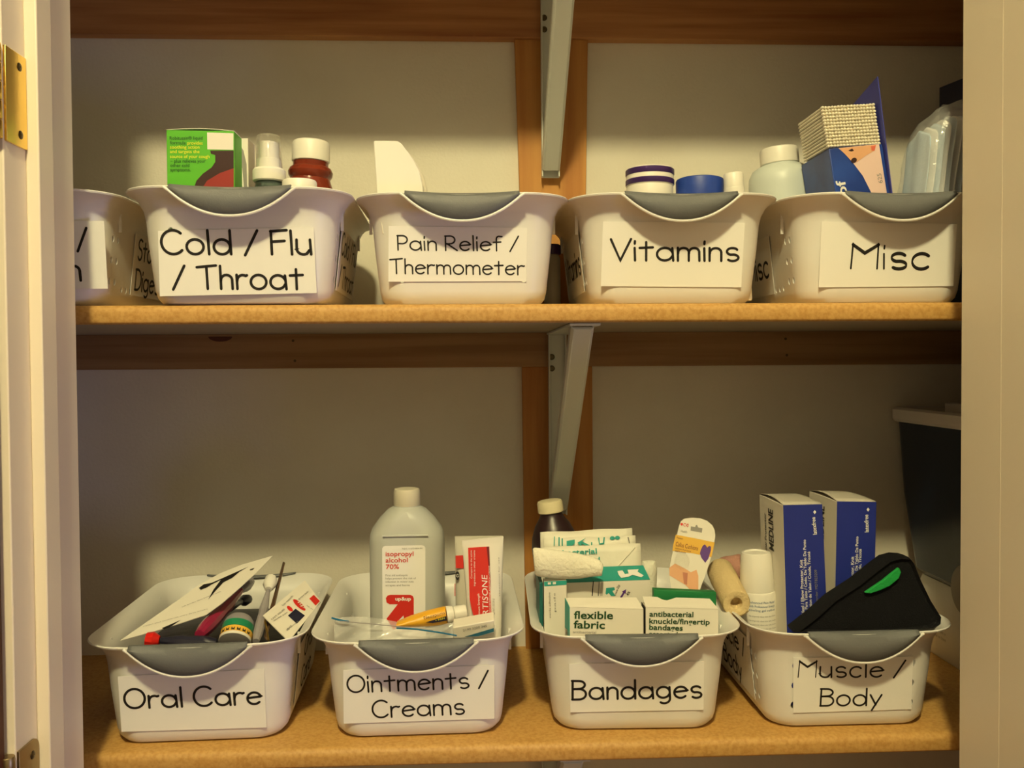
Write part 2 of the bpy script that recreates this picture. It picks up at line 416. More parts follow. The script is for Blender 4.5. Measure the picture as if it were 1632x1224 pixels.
def basket_shell():
    out = [rrect(*q, sag=.0025 if q[3] > .11 else 0) for q in RINGS]
    top = [rrect(.1165, .1555, .051, .1155, sag=.0025), rrect(.1155, .1545, .050, .1165, sag=.0025), rrect(.1105, .1490, .046, .1140, sag=.0025)]
    inn = [rrect(hx-.0019, hy-.0019, max(r-.0019, .004), z+.0012) for hx, hy, r, z in RINGS[-3:0:-1]]
    inn[-1] = rrect(.0830, .1160, .026, .0045); inn.append(rrect(.077, .110, .022, .0030))
    return MB().loft(out+top+inn)
def make_body():
    sh = bpy.data.objects.new('s', bpy.data.meshes.new('s')); C.objects.link(sh)
    m = basket_shell(); sh.data.from_pydata([tuple(v) for v in m.v], [], m.f)
    bm = bmesh.new(); bm.from_mesh(sh.data); bmesh.ops.recalc_face_normals(bm, faces=bm.faces); bm.to_mesh(sh.data); bm.free()
    cut = MB()
    def cyl(c, axis, rx, rz, h):
        M = Matrix.Rotation(PI/2, 3, 'Y') if axis == 'x' else Matrix.Rotation(-PI/2, 3, 'X')
        ring = lambda s: [Vector(c) + (Vector((s*h, rx*math.cos(a), rz*math.sin(a))) if axis == 'x' else Vector((rx*math.cos(a), s*h, rz*math.sin(a)))) for a in [2*PI*i/10 for i in range(10)]]
        cut.loft([ring(-1), ring(1)])
    for z in (.0285, .0512, .0740):
        for x in (-.0655, .0655): cyl((x, 0, z), 'y', .0032, .0042, .2)
        for y in (-.096, -.0825, .0825, .096): cyl((0, y, z), 'x', .0030, .0040, .2)
    for k in range(-5, 6): cyl((0, k*.0125, .022), 'x', .0026, .0034, .2)
    co = bpy.data.objects.new('c', bpy.data.meshes.new('c')); C.objects.link(co)
    co.data.from_pydata([tuple(v) for v in cut.v], [], cut.f)
    bm = bmesh.new(); bm.from_mesh(co.data); bmesh.ops.recalc_face_normals(bm, faces=bm.faces); bm.to_mesh(co.data); bm.free()
    md = sh.modifiers.new('b', 'BOOLEAN'); md.object = co; md.operation = 'DIFFERENCE'; md.solver = 'EXACT'
    dg = bpy.context.evaluated_depsgraph_get(); dg.update()
    me = bpy.data.meshes.new_from_object(sh.evaluated_get(dg))
    vs = [v.co.copy() for v in me.vertices]; fs = [tuple(p.vertices) for p in me.polygons]
    bpy.data.objects.remove(sh); bpy.data.objects.remove(co)
    mb = MB().add(vs, fs)
    for s in (-1, 1):               # the two lips that hang from the rim, their bead, and small ribs inside
        rows = []
        n = 24
        for i in range(n+1):
            u = -1+2*i/n; x = u*.0630; zb = HB-.0015-.0285*max(0, 1-abs(u)**2.1)
            rows.append([Vector((x, s*y, z)) for y, z in ((.1530, HB-.0015-.0020*(1-u*u)), (.1570, HB-.0015-.0022*(1-u*u)), (.1605-.003*(1-max(0, 1-abs(u)**2.1)), zb), (.1585-.003*(1-max(0, 1-abs(u)**2.1)), zb))])
        mb.loft(rows)
        mb.tube([Vector((u*.0635, s*(.1600-.0035*(1-max(0, 1-abs(u)**2.1))), HB-.0005-.0290*max(0, 1-abs(u)**2.1))) for u in [-1.02+2.04*i/28 for i in range(29)]], .00155, 8)
        for y in (-.085, .085):
            mb.box((s*.1025-.0022, y-.001, .082), (s*.1025+.0010, y+.001, .1060))
    return mb
def grip_mb(s):
    mb = MB(); n = 24; rows = []
    for i in range(n+1):
        u = -1+2*i/n; k = max(0, 1-abs(u)**2.1); x = u*.0600; zt = HB+.0022-.0022*(1-u*u); zb = HB-.0015-.0262*k
        e = 1-k
        pts = ((.1430+.009*e, zt-.0012), (.1465+.007*e, zt+.0004), (.1520+.003*e, zt+.0002), (.1572, zt-.0024-.001*k), (.1588, zt-.0060*k-.003), (.1612-.003*e, min(zb, zt-.0065*k-.0035)))
        rows.append([Vector((x, s*y, z)) for y, z in pts])
    return mb.grid(rows)
BODY = None
def make_basket(label, xc, yf, z, rot, group='white storage baskets with handwritten labels'):
    """xc = centre of the front rim, yf = front of the rim"""
    global BODY
    R3 = Matrix.Rotation(rot, 3, 'Z'); c = Vector((xc, yf, z)) + R3 @ Vector((0, .1555, 0))
    b = thing('storage_basket', label, 'basket', c, rot, group)
    if BODY is None:
        body = obj('body', make_body(), WHITE, b, local=True)
        gf = obj('handle_grip', grip_mb(-1), GREY, b, local=True, solid=.0008, label='grey rubber grip on the front rim')
        gb = obj('handle_grip', grip_mb(1), GREY, b, local=True, solid=.0008, label='grey rubber grip on the back rim')
        BODY = (body, gf, gb)
    else:
        for o in BODY:
            k = o.copy(); k.parent = b; C.objects.link(k)
    b['_'] = 0; del b['_']
    return b
def face_plane(b, side='front', e=.0):
    M = wmat(b); sl = (.1335-.1255)/(.088-.016)
    if side == 'front': p, n = Vector((0, -.1295, .052)), Vector((0, -1, -sl))
    elif side == 'right': p, n = Vector((.0964, 0, .052)), Vector((1, 0, -sl))
    else: p, n = Vector((-.0964, 0, .052)), Vector((-1, 0, -sl))
    n.normalize(); pl = Plane((0, 1, 0), (0, -1, 0)); pl.n = (M.to_3x3() @ n).normalized(); pl.p = M @ p + pl.n*.0009; return pl
def front_label(b, corners, lines, nib=False):
    pl = face_plane(b)
    q = [pl.px(*c) for c in corners]
    lb = obj('label', MB().hexa([p + pl.n*.00045 for p in q], q), PAPER, b, smooth=False, label='white paper label taped on the front')
    mb = MB()
    for s, (xl, yl), (xr, yr), cp in lines:
        L = pl.px(xl, yl, .0007); Rr = pl.px(xr, yr, .0007); ex = (Rr-L).normalized(); ey = pl.n.cross(ex).normalized()
        stroke_mb(mb, s, L, ex, ey, (Rr-L).length, cp*L.length/F*1.02, pen=.118 if cp > 26 else .105, nib=nib)
    obj('lettering', mb, INK, lb, smooth=False, fix=False)
def side_label(b, side, lines, length=.165, z0=.018, z1=.088, y0=None):
    pl = face_plane(b, side); M = wmat(b); R3 = M.to_3x3()
    ex = R3 @ Vector((0, 1 if side == 'right' else -1, 0)); ey = pl.n.cross(ex).normalized()
    c = pl.p + (R3 @ Vector((0, y0 or 0, 0)))
    h = z1-z0; o = c - ex*length/2 + ey*(z0-.052)
    q = [o+ey*h, o+ey*h+ex*length, o+ex*length, o]
    lb = obj('label', MB().hexa([p+pl.n*.0004 for p in q], q), PAPER, b, smooth=False, label='white paper label on the side wall')
    mb = MB(); n = len(lines)
    for i, s in enumerate(lines):
        cap = h*(.42 if n == 1 else .34); wd = min(length*.86, layout(s)[1]*cap*.95)
        O = o + ex*(length-wd)/2 + ey*(h*(n-i-.5)/n - cap*.45) + pl.n*.0007
        stroke_mb(mb, s, O, ex, ey, wd, cap, pen=.12)
    obj('lettering', mb, INK, lb, smooth=False, fix=False)
RD = math.radians
B_sto = make_basket('white basket half hidden by the left jamb, leftmost on the upper shelf', -.484, .905, ZU, RD(0))
B_cold = make_basket('white basket labelled Cold / Flu / Throat on the upper shelf', -.2415, .892, ZU, RD(1.5))
B_pain = make_basket('white basket labelled Pain Relief / Thermometer on the upper shelf', -.0105, .922, ZU, RD(0))
B_vit = make_basket('white basket labelled Vitamins on the upper shelf', .2205, .922, ZU, RD(0))
B_misc = make_basket('white basket labelled Misc at right end of the upper shelf', .4545, .918, ZU, RD(0))
B_oral = make_basket('white basket labelled Oral Care at left end of the lower shelf', -.2975, .916, ZL, RD(2.2))
B_oint = make_basket('white basket labelled Ointments / Creams on the lower shelf', -.0620, .916, ZL, RD(1.0))
B_band = make_basket('white basket labelled Bandages on the lower shelf', .1760, .918, ZL, RD(-1.6))
B_musc = make_basket('white basket labelled Muscle / Body on the lower shelf', .4140, .914, ZL, RD(0))
front_label(B_sto, [(-85, 352), (166, 352), (172, 460), (-85, 462)], [('Stomach /', (-72, 401), (140, 399), 29), ('Digestion', (-70, 449), (129, 447), 31)])
front_label(B_cold, [(252, 368), (500, 362), (505, 467), (255, 472)], [('Cold / Flu', (258, 405), (496, 405.5), 34), ('/ Throat', (276, 460), (483, 461), 33)])
front_label(B_pain, [(619.5, 360), (840, 363), (839, 448), (619, 449)], [('Pain Relief /', (634, 398.5), (826, 400), 22.5), ('Thermometer', (622, 436), (835, 438), 22.5)])
front_label(B_vit, [(961, 353), (1187, 355), (1181, 458), (957.5, 456)], [('Vitamins', (973, 415), (1177, 416), 32)])
front_label(B_misc, [(1309, 353), (1525, 357), (1519, 456), (1304.5, 458)], [('Misc', (1356, 428), (1481, 429), 36)], nib=True)
front_label(B_oral, [(188, 1078), (421, 1066), (425, 1159), (194, 1166)], [('Oral Care', (199, 1129.5), (416, 1122), 28)])
front_label(B_oint, [(547, 1068), (788, 1060), (788, 1145), (548, 1153)], [('Ointments /', (554, 1104), (778, 1095.5), 26), ('Creams', (594, 1144), (740, 1138), 26)])
front_label(B_band, [(907, 1058), (1122, 1054), (1121, 1131), (909, 1135)], [('Bandages', (912, 1115), (1118, 1112), 29)])
front_label(B_musc, [(1264, 1048), (1455, 1046), (1452, 1130), (1264, 1136)], [('Muscle /', (1272, 1079.5), (1441, 1079), 25), ('Body', (1307, 1125), (1404, 1124), 25)])
side_label(B_sto, 'right', ['Stomach /', 'Digestion'], .15, y0=.035)
side_label(B_cold, 'right', ['Cold / Flu', '/ Throat'])
side_label(B_vit, 'left', ['Vitamins'])
side_label(B_misc, 'left', ['Misc'], .10, y0=.015)
side_label(B_oral, 'right', ['Oral', 'Care'], .15)
side_label(B_oint, 'left', ['Ointments /', 'Creams'])
side_label(B_musc, 'left', ['Muscle /', 'Body'])
FU, FLO = ZU+.0046, ZL+.0046         # floors inside the baskets

# ------------------------------------------------------------------ cartons
def carton_mb(pl, tl, tr, zf, depth, shrink=0):
    """front face from two top corners (photo) straight down to zf; depth vector"""
    a = pl.px(*tl); b = pl.px(*tr)
    c = Vector((b.x, b.y, zf)); d_ = Vector((a.x, a.y, zf)); dv = Vector(depth)
    f = [a, b, c, d_]; return f, MB().hexa(f, [p+dv for p in f])

# ---- upper shelf: Cold / Flu basket
pl = front(.945)
f, mb = carton_mb(pl, (265, 207), (373, 209), FU+.078, (0, .042, 0))
t = root_from('medicine_box', 'green cough syrup box with bottle picture in the Cold / Flu basket', 'box', f)
obj('box', mb, GREEN, t, bevel=.0006)
a, b = f[0], f[1]
rows = [[a+(b-a)*(i/12)+Vector((0, y, .0042*math.sin(PI*i/12)*k+.0002)) for i in range(13)] for y, k in ((.0005, .5), (.02, 1), (.0415, 1))]
obj('lid_flap', MB().grid(rows), CARD, t, solid=.0006, label='grey white lid flap bulging upward')
patch(t, pl, [(330, 211), (372, 212.5), (372, 239), (330.5, 238)], CARD, 'printed_cap')
patch(t, pl, [(335, 240), (372.5, 240), (372.5, 309), (309, 309), (309, 300), (313, 288), (323, 277), (337, 267), (343, 258), (343, 247), (336, 245)], DARKB, 'printed_bottle')
patch(t, pl, [(372.5, 268), (350, 276), (330, 288), (322, 300), (322, 309), (372.5, 309)], REDL, 'printed_syrup', e=.0005)
patch(t, pl, [(300, 306), (373, 306), (373, 330), (300, 330)], CARD, 'printed_label', e=.0006)
print_px(t, pl, [('Robitussin® liquid', (270.5, 222.5), (323, 222.5), 5), ('formula', (271, 230), (296, 230), 5), ('– plus relieves your', (271.5, 259), (328, 259), 5), ('other cold', (271.5, 266), (302, 266), 5), ('symptoms.', (271.5, 273), (304, 273), 5)], DKGREEN, .004)
print_px(t, pl, [('provides', (298.5, 230.5), (323, 230.5), 5), ('soothing action', (271, 237), (318, 237), 5), ('and targets the', (271, 244), (318, 244), 5), ('source of your cough', (271, 252), (334, 252), 5)], YEL, .004, label='yellow lettering')
pl = front(.975)
f, mb = carton_mb(pl, (377, 221), (395, 220), FU, (0, .030, 0))
t = root_from('medicine_box', 'thin white box close behind the green cough syrup box', 'box', f)
obj('box', mb, CARD, t, bevel=.0005)
patch(t, pl, [(379.5, 226), (388, 240), (393, 262), (394, 300), (389, 300), (386, 268), (379.5, 248)], GREYP, 'printed_stripe')
# spray bottle
def axis_at(px, Y): return P(px, 577, Y).x
def zpx(py, Y, px=816): return P(px, py, Y).z
Y = .975; x = axis_at(433, Y); z = lambda py: zpx(py, Y, 433)-FU; S = Y/F
t = thing('spray_bottle', 'small throat spray bottle with clear cap in the Cold / Flu basket', 'bottle', (x, Y, FU))
GLG = mat('green_grey_glass', (112, 132, 128), .12, trans=.75, ior=1.4)
obj('bottle', MB().lathe([(.026, 0), (.028, .004), (.028, z(318)), (.027, z(310)), (.022, z(303)), (.0155, z(300)), (.0145, z(289))], (x, Y, FU), 40), GLG, t)
obj('collar', MB().lathe([(.0165, z(291)), (.0176, z(289)), (.0176, z(273)), (.0160, z(270)), (.012, z(269.5))], (x, Y, FU), 40), CAPW, t)
obj('nozzle', MB().lathe([(.0135, z(270)), (.0125, z(255)), (.0105, z(254)), (.0100, z(229)), (.0085, z(227))], (x, Y, FU), 32), CAPW, t)
obj('clear_cap', MB().lathe([(.0142, z(268)), (.0128, z(219)), (.0118, z(217)), (.0112, z(218)), (.0124, z(225)), (.0136, z(268))], (x, Y, FU), 32), CLEAR, t)
# syrup bottle with ribbed cap
Y = 1.055; x = axis_at(491, Y); z = lambda py: zpx(py, Y, 491)-FU
t = thing('syrup_bottle', 'reddish brown syrup bottle with ribbed white cap in the Cold / Flu basket', 'bottle', (x, Y, FU))
M = Matrix.Rotation(RD(2), 3, 'Y')
RGL = mat('red_brown_syrup_plastic', (150, 62, 40), .12, trans=.45, ior=1.42)
obj('bottle', MB().lathe([(.026, 0), (.028, .004), (.028, z(318)), (.0265, z(300)), (.0240, z(291)), (.0230, z(286)), (.0255, z(281)), (.0262, z(275)), (.0240, z(269)), (.0205, z(266)), (.0205, z(257))], (x, Y, FU), 40, M), RGL, t)
obj('cap', MB().lathe([(.0208, z(259)), (.0216, z(258), .02), (.0216, z(231), .02), (.0205, z(227)), (.0185, z(225.5))], (x, Y, FU), 72, M), CAPW, t)
Y = .945; x = axis_at(481, Y); z = lambda py: zpx(py, Y, 484)-FU
t = thing('pill_bottle', 'small white capped bottle in front of the syrup bottle', 'bottle', (x, Y, FU))
obj('bottle', MB().lathe([(.0158, .055), (.0172, .057), (.0172, z(330)), (.014, z(318)), (.014, z(310))], (x, Y, FU), 36), WHITE, t)
obj('cap', MB().lathe([(.0178, z(318)), (.0180, z(316)), (.0180, z(291)), (.0170, z(288.5)), (.015, z(288))], (x, Y, FU), 40), CAPW, t)

# ---- Pain Relief basket: a white thermometer
Y = .952; pl = front(Y)
out = [(595, 226), (597, 224), (634, 224.5), (640, 229), (657, 252), (668, 272), (673, 292), (675, 310), (676, 340)]
pts = [pl.px(*q) for q in out]; pts += [Vector((pts[-1].x-.004, Y, FU+.072)), Vector((pl.px(603, 330).x+.004, Y, FU+.072)), pl.px(603, 330), pl.px(600, 300)]
t = root_from('thermometer', 'white slanted ear thermometer standing in the Pain Relief basket', 'thermometer', pts)
obj('body', MB().prism(pts, (0, .028, 0)), CAPW, t, bevel=.003)
obj('back_shell', MB().prism([p + Vector((.0035 if i > 2 and i < 10 else 0, .0285, -.002 if i < 3 else 0)) for i, p in enumerate(pts)], (0, .012, 0)), mat('warm_grey_plastic', (206, 198, 184), .45), t, bevel=.003)

# ---- small bottle on the shelf between the Pain Relief and Vitamins baskets
Y = 1.13; x = axis_at(881, Y); z = lambda py: zpx(py, Y, 881)-ZU
t = thing('pill_bottle', 'grey bottle with dark purple cap standing between Pain Relief and Vitamins baskets', 'bottle', (x, Y, ZU))
SILV = mat('satin_grey_plastic', (176, 172, 160), .35)
r = .0105
obj('bottle', MB().lathe([(r-.001, 0), (r, .002), (r, z(412)), (r-.003, z(406)), (r-.003, z(403))], (x, Y, ZU), 32), SILV, t)
obj('cap', MB().lathe([(r+.0002, z(406)), (r+.0006, z(404)), (r+.0006, z(392)), (r-.001, z(390))], (x, Y, ZU), 32), PURP, t)

# ---- Vitamins basket
Y = 1.01; x = axis_at(1036.5, Y); z = lambda py: zpx(py, Y, 1036)-FU
t = thing('vitamin_jar', 'white vitamin jar with two purple bands on its lid', 'jar', (x, Y, FU))
obj('jar', MB().lathe([(.0265, 0), (.0275, .002), (.0275, z(325)), (.0262, z(312)), (.0268, z(300)), (.0258, z(296))], (x, Y, FU), 48), CAPW, t)
obj('lid', MB().lathe([(.0265, z(298)), (.0272, z(297)), (.0272, z(273)), (.0262, z(270)), (.024, z(269.5))], (x, Y, FU), 48), CAPW, t)
for a, b in ((296.5, 287.5), (281, 271.5)):
    obj('lid_band', MB().lathe([(.0274, z(a)), (.0279, z(a)+.0008), (.0279, z(b)-.0008), (.0270, z(b))], (x, Y, FU), 48), PURP, t, label='purple band around the lid')
x = axis_at(1115.5, Y); z = lambda py: zpx(py, Y, 1115)-FU
t = thing('vitamin_jar', 'jar with royal blue lid in the Vitamins basket', 'jar', (x, Y, FU))
obj('jar', MB().lathe([(.0245, 0), (.0255, .002), (.0255, z(330)), (.0245, z(318)), (.0245, z(306))], (x, Y, FU), 40), CAPW, t)
obj('lid', MB().lathe([(.0262, z(316)), (.0268, z(315), .008), (.0272, z(290), .008), (.0265, z(287)), (.024, z(285.5))], (x, Y, FU), 96), BLUEL, t)
Y = .985; x = axis_at(1180, Y); z = lambda py: zpx(py, Y, 1180)-FU
M = Matrix.Rotation(RD(-4), 3, 'Y')
t = thing('cream_tube', 'small cream coloured tube with white cap beside the blue lidded jar', 'tube', (x, Y, FU))
obj('tube', MB().lathe([(.0105, .001), (.0115, .003), (.0115, z(300)), (.0095, z(296))], (x+.002, Y, FU), 32, M), CAPW, t)
obj('cap', MB().lathe([(.0112, z(303)), (.0114, z(302)), (.0108, z(278)), (.0100, z(276)), (.008, z(275.5))], (x+.002, Y, FU), 32, M), CAPW, t)

# ---- Misc basket
Y = 1.125; S = Y/F; x = axis_at(1250, Y); z = lambda py: zpx(py, Y, 1250)-FU
t = thing('medicine_bottle', 'large pale white bottle with white cap at left in the Misc basket', 'bottle', (x, Y, FU))
M = Matrix.Rotation(RD(-4), 3, 'Y'); cx = x+.007
PALE = mat('pale_blue_white_plastic', (206, 214, 210), .4)
r0 = 51*S
obj('bottle', MB().lathe([(r0-.006, .003), (r0-.001, .006), (r0, .012), (r0, z(296)), (r0*.97, z(282)), (r0*.86, z(271)), (r0*.66, z(265)), (r0*.56, z(263)), (r0*.56, z(258))], (cx, Y, FU), 48, M), PALE, t)
obj('cap', MB().lathe([(r0*.57, z(262)), (r0*.585, z(261), .012), (r0*.585, z(241), .012), (r0*.56, z(237)), (r0*.5, z(236))], (cx, Y, FU), 96, M), CAPW, t)
# cotton swab pack, leaning
pA = Vector(P(1310, 168, 1.0)); pB = P(1396, 163, 1.0)
ex = (pB-pA).normalized(); n = Vector((0, -1, 0)); ez = n.cross(ex).normalized()*1.0
tl_, tr_ = P(1310, 168, 1.0), P(1396, 163, 1.0)
pl = front(1.0)
lean = P(1418, 306, 1.0)-P(1396, 163, 1.0); lean.normalize()
hgt = (tl_.z-FU-.001)/abs(lean.z)
Bk = Vector((0, .085, 0))
wv = tr_-tl_
t = root_from('cotton_swab_pack', 'clear pack of cotton swabs with blue card leaning in the Misc basket', 'cotton swabs', [tl_+lean*hgt, tr_+lean*hgt])
split = .0500
obj('carton', MB().hexa([tl_+lean*split, tr_+lean*split*.97, tr_+lean*hgt*.985, tl_+lean*hgt*.998], [q+Bk for q in (tl_+lean*split, tr_+lean*split*.97, tr_+lean*hgt*.985, tl_+lean*hgt*.998)]), mat('swab_blue_print', (40, 74, 160), .35, vary=((14, 14, 14), (22, 40, 112), .35, .65)), t, bevel=.0008)
pl2 = plane3(tl_, tr_, tl_+lean)
patch(t, pl2, [(1336, 236), (1401, 229.5), (1415, 318), (1394, 318), (1375, 280), (1352, 250)], PINKP, 'printed_panel')
patch(t, pl2, [(1338, 236.5), (1396, 230.5), (1394, 240), (1380, 248), (1366, 258), (1358, 258), (1348, 247)], PEACH, 'printed_face', e=.0005)
patch(t, pl2, [(1352, 240), (1358, 236.5), (1361, 240), (1357, 241.5)], DARKB, 'printed_eyebrow', e=.0007)
patch(t, pl2, ell(1361, 255.5, 5, 4, 12, -30), DARKB, 'printed_eye', e=.0007)
patch(t, pl2, [(1388, 233), (1396, 231.5), (1394, 240), (1389, 240)], mat('coral_print', (226, 112, 88), .5), 'printed_lips', e=.0007)
print_px(t, pl2, [('625', (1407, 291), (1404, 276), 6.5)], GREYP, .0)
print_px(t, pl2, [('Sof', (1353, 325), (1346, 286), 14)], PAPER, .02, label='white lettering')
# the swabs: 221 ends face the room
nx, nz = 17, 13
sr = wv.length/nx/2
def swab_mb(o):
    mb = MB(); Mx = Matrix.Rotation(-PI/2, 3, 'X')
    mb.lathe([(sr*.25, -.0014), (sr*.68, -.0009), (sr*.98, .0003), (sr*1.06, .0018), (sr*1.0, .0040), (sr*.62, .0066), (sr*.75, .0085), (sr*.75, .066), (sr*.95, .070), (sr*.5, .075)], o, 8, Mx)
    return mb
COT = mat('white_cotton', (240, 232, 212), .95)
first = None; rest = MB(); k = 0
for j in range(nz):
    for i in range(nx):
        o = tl_ + ex*(sr*(2*i+1)) + lean*(sr*(2*j+1)*.0+ (split-.0015)*(j+.5)/nz) + Vector((random.uniform(-.0002, .0002), random.uniform(-.0006, .0006)+.003, random.uniform(-.00015, .00015)))
        if k < 100:
            if first is None: first = obj('cotton_swab', swab_mb(o), COT, t); fo = o.copy()
            else:
                c = first.copy(); c.parent = t; C.objects.link(c); c.location = o-fo
        else: rest.v += []; m_ = swab_mb(o); rest.add(m_.v, m_.f)
        k += 1
s_ = obj('cotton_swabs', rest, COT, t); s_['kind'] = 'stuff'
rim = [tl_+Vector((-.0014, -.002, .0006)), tr_+Vector((.0006, -.002, .0006)), tr_+lean*split+Vector((.0006, -.002, 0)), tl_+lean*split+Vector((-.0014, -.002, 0))]
# card on the right side of the pack
c0, c1 = P(1398, 122, .995), P(1421, 308, .995)
cl = (c1-c0); c1b = c0 + cl*((c0.z-FU-.002)/abs(cl.z))
bk = P(1358, 160, 1.09)
obj('backing_card', MB().prism([c0, c1b, c1b+Vector((0, .10, 0)), Vector((c0.x+.004, 1.095, tr_.z-.004)), Vector((c0.x+.001, 1.06, tr_.z+.016))], (.0012, 0, 0)), mat('violet_blue_card', (62, 66, 150), .4), t, label='violet blue card with a pointed top')
# face masks in a clear bag
MASKB = mat('pale_blue_mask_fabric', (186, 206, 222), .8, bump=(300, .3)); MASKW = mat('white_mask_fabric', (228, 230, 230), .8, bump=(300, .3))
Yb = 1.02
for k in range(7):
    xb = P(1446+k*12, 306, Yb).x; xt = P(1466+k*10.5, 200-k*5 if k < 5 else 178, Yb).x; zt = zpx(206-k*6 if k < 5 else 182, Yb, 1490)
    rows = []
    for j in range(9):
        v = j/8; zz = FU+.003+(zt-FU-.003)*v; xx = (xb-.006-k*.0035)+(xt-xb+.006+k*.0035)*v**.9
        rows.append([Vector((xx+.0016*math.sin(i*1.9+k)+.0008*math.sin(j*2.2+k), Yb-.028+.056*i/6, zz-.004*abs(i-3)*v)) for i in range(7)])
    o = obj('face_mask', MB().grid(rows), MASKB if k % 2 == 0 else MASKW, solid=.0022, subd=1)
    nm = ('first', 'second', 'third', 'fourth', 'fifth', 'sixth', 'seventh')[k]
    tag(o, ('pale blue' if k % 2 == 0 else 'white') + ' pleated face mask in the clear bag, %s from the left' % nm, 'face mask', 'face masks in the clear bag')
rows = []
bl = [(1437, 312), (1439, 290), (1446, 255), (1456, 220), (1474, 192), (1496, 172), (1516, 164), (1538, 168), (1552, 190), (1548, 240), (1545, 312)]
nb = 26
def bagring(f_):
    out_ = []
    return out_
lv = [(312, 1437, 1538), (290, 1439, 1547), (262, 1444, 1549), (236, 1451, 1552), (212, 1460, 1552), (192, 1474, 1549), (176, 1492, 1543), (167, 1508, 1532)]
rings = [[(P((a+b)/2+(b-a)/2*math.cos(th)*1.03, py, Yb) + Vector((.0018*math.sin(5*th+py), (.036 if py > 180 else .015)*math.sin(th), .002*math.sin(3*th+py*.3)))) for th in [2*PI*i/nb for i in range(nb)]] for py, a, b in lv]
foot = [Vector(((.452+(p.x-.452)*.72), p.y, FU+.0012)) for p in rings[0]]
tag(obj('plastic_bag', MB().loft([foot]+rings), FILM), 'clear crinkled plastic bag holding face masks in the Misc basket', 'bag')
# dark box beyond
zt = zpx(116, 1.12, 1515)
Mb = Matrix.Translation((.722, 1.150, 0)) @ Matrix.Rotation(RD(14), 4, 'Z')
o = obj('storage_box', MB().box((-.075, -.055, ZU), (.075, .05, zt), Mb), NAVY, bevel=.001)
tag(o, 'tall dark navy box at far right of the upper shelf behind the face masks', 'box')

# ================================================================== lower shelf
# ---- Oral Care basket
p1, p2, p3 = P(191, 1021, .985), P(434.5, 885.6, 1.12), P(329, 980, 1.02)
pc = plane3(p1, p2, p3)
outl = [(191, 1021), (285.6, 955), (317, 932), (351, 913.5), (385, 900), (434.5, 885.6), (408, 913), (379.6, 939), (353, 962), (328.6, 979.6), (294, 991), (260, 1002)]
t = root_from('toothbrush_package', 'torn white cardboard back of a toothbrush package sticking out of the Oral Care basket', 'package', [pc.px(*q) for q in outl])
obj('backing_card', MB().prism([pc.px(*q) for q in outl], -pc.n*.0008), CARD, t, smooth=False)
patch(t, pc, [(317, 937), (325, 931), (337, 929), (362, 918), (396, 903), (382, 911), (370, 921), (356, 928), (345, 940), (332, 955), (340, 940), (352, 924), (338, 931), (330, 936), (320, 940)], INK, 'torn_opening', e=.0005)
patch(t, pc, [(399, 907), (406, 905), (403, 908), (398, 909)], INK, 'torn_opening', e=.0005)
patch(t, pc, [(258, 1001), (288, 988), (270, 1000), (262, 1003)], INK, 'torn_opening', e=.0005)
print_px(t, pc, [('replace your toothbrush every three months', (228, 999), (331, 971), 2.4), ('soft bristles clean between teeth', (290, 968), (352, 943), 2.2)], GREYP, 0)
def brush(a, b, r, m, hm, label, hr=1.0, bristle=False, grp='toothbrushes in the Oral Care basket'):
    t = root_from('toothbrush', label, 'toothbrush', [a, b], grp)
    d_ = b-a; ps = [a+d_*i/10 for i in range(11)]
    obj('handle', MB().tube(ps[:9], r, 10, [r*.7, r, r*1.05, r, r*.9, r, r*.8, r*.6, r*.45]), m, t)
    obj('head', MB().tube([ps[8]+d_*.01, ps[9], b], r, 10, [r*.5*hr, r*.95*hr, r*.8*hr]), hm, t)
    if not bristle: return t
    up = Vector((0, -.7, 1)).normalized(); e_ = d_.normalized(); sd = e_.cross(up).normalized(); mb = MB(); h = ps[9]
    for i in range(4):
        for j in range(2):
            c_ = h+e_*(i-1.5)*.0045+sd*(j-.5)*.004; mb.tube([c_, c_+up*(r*.9+.003)], .0019, 6)
    obj('bristles', mb, hm, t)
    return t
MAG = mat('magenta_plastic', (150, 36, 70), .3, coat=.4); DARKN = mat('dark_navy_plastic', (34, 34, 52), .35)
REDB = mat('red_plastic', (210, 36, 28), .3); CLG = mat('cloudy_clear_plastic', (170, 164, 168), .25, alpha=.7); TEALP = mat('teal_plastic', (40, 110, 110), .3)
brush(P(318, 1012, 1.000), P(398, 926, 1.145), .0085, MAG, CLG, 'magenta toothbrush lying under the torn white card', 1.0, True)
brush(P(345, 1026, .992), P(233, 1019, .985), .0075, DARKN, REDB, 'dark toothbrush with bright red tip at left front of the Oral Care basket', 1.25)
brush(P(408, 1022, .992), P(432, 922, 1.09), .0055, CLG, CAPW, 'clear toothbrush with white end standing in the Oral Care basket', 1.6)
brush(P(335, 976, 1.06), P(395, 955, 1.17), .008, DARKN, DARKN, 'dark navy toothbrush lying behind the green dental floss')
o = None
cp_ = wmat(B_oral).to_translation()
mbk = MB().loft([[v+cp_ for v in rrect(a_, b_, .03, z_)] for a_, b_, z_ in ((.070, .100, .0045), (.080, .110, .010), (.088, .116, .060), (.086, .114, .078), (.074, .10, .083))])
tag(obj('dark_pouch', mbk, mat('black_vinyl', (30, 27, 38), .5, bump=(80, .4))), 'dark pouch filling the Oral Care basket beneath the toothbrushes', 'pouch')
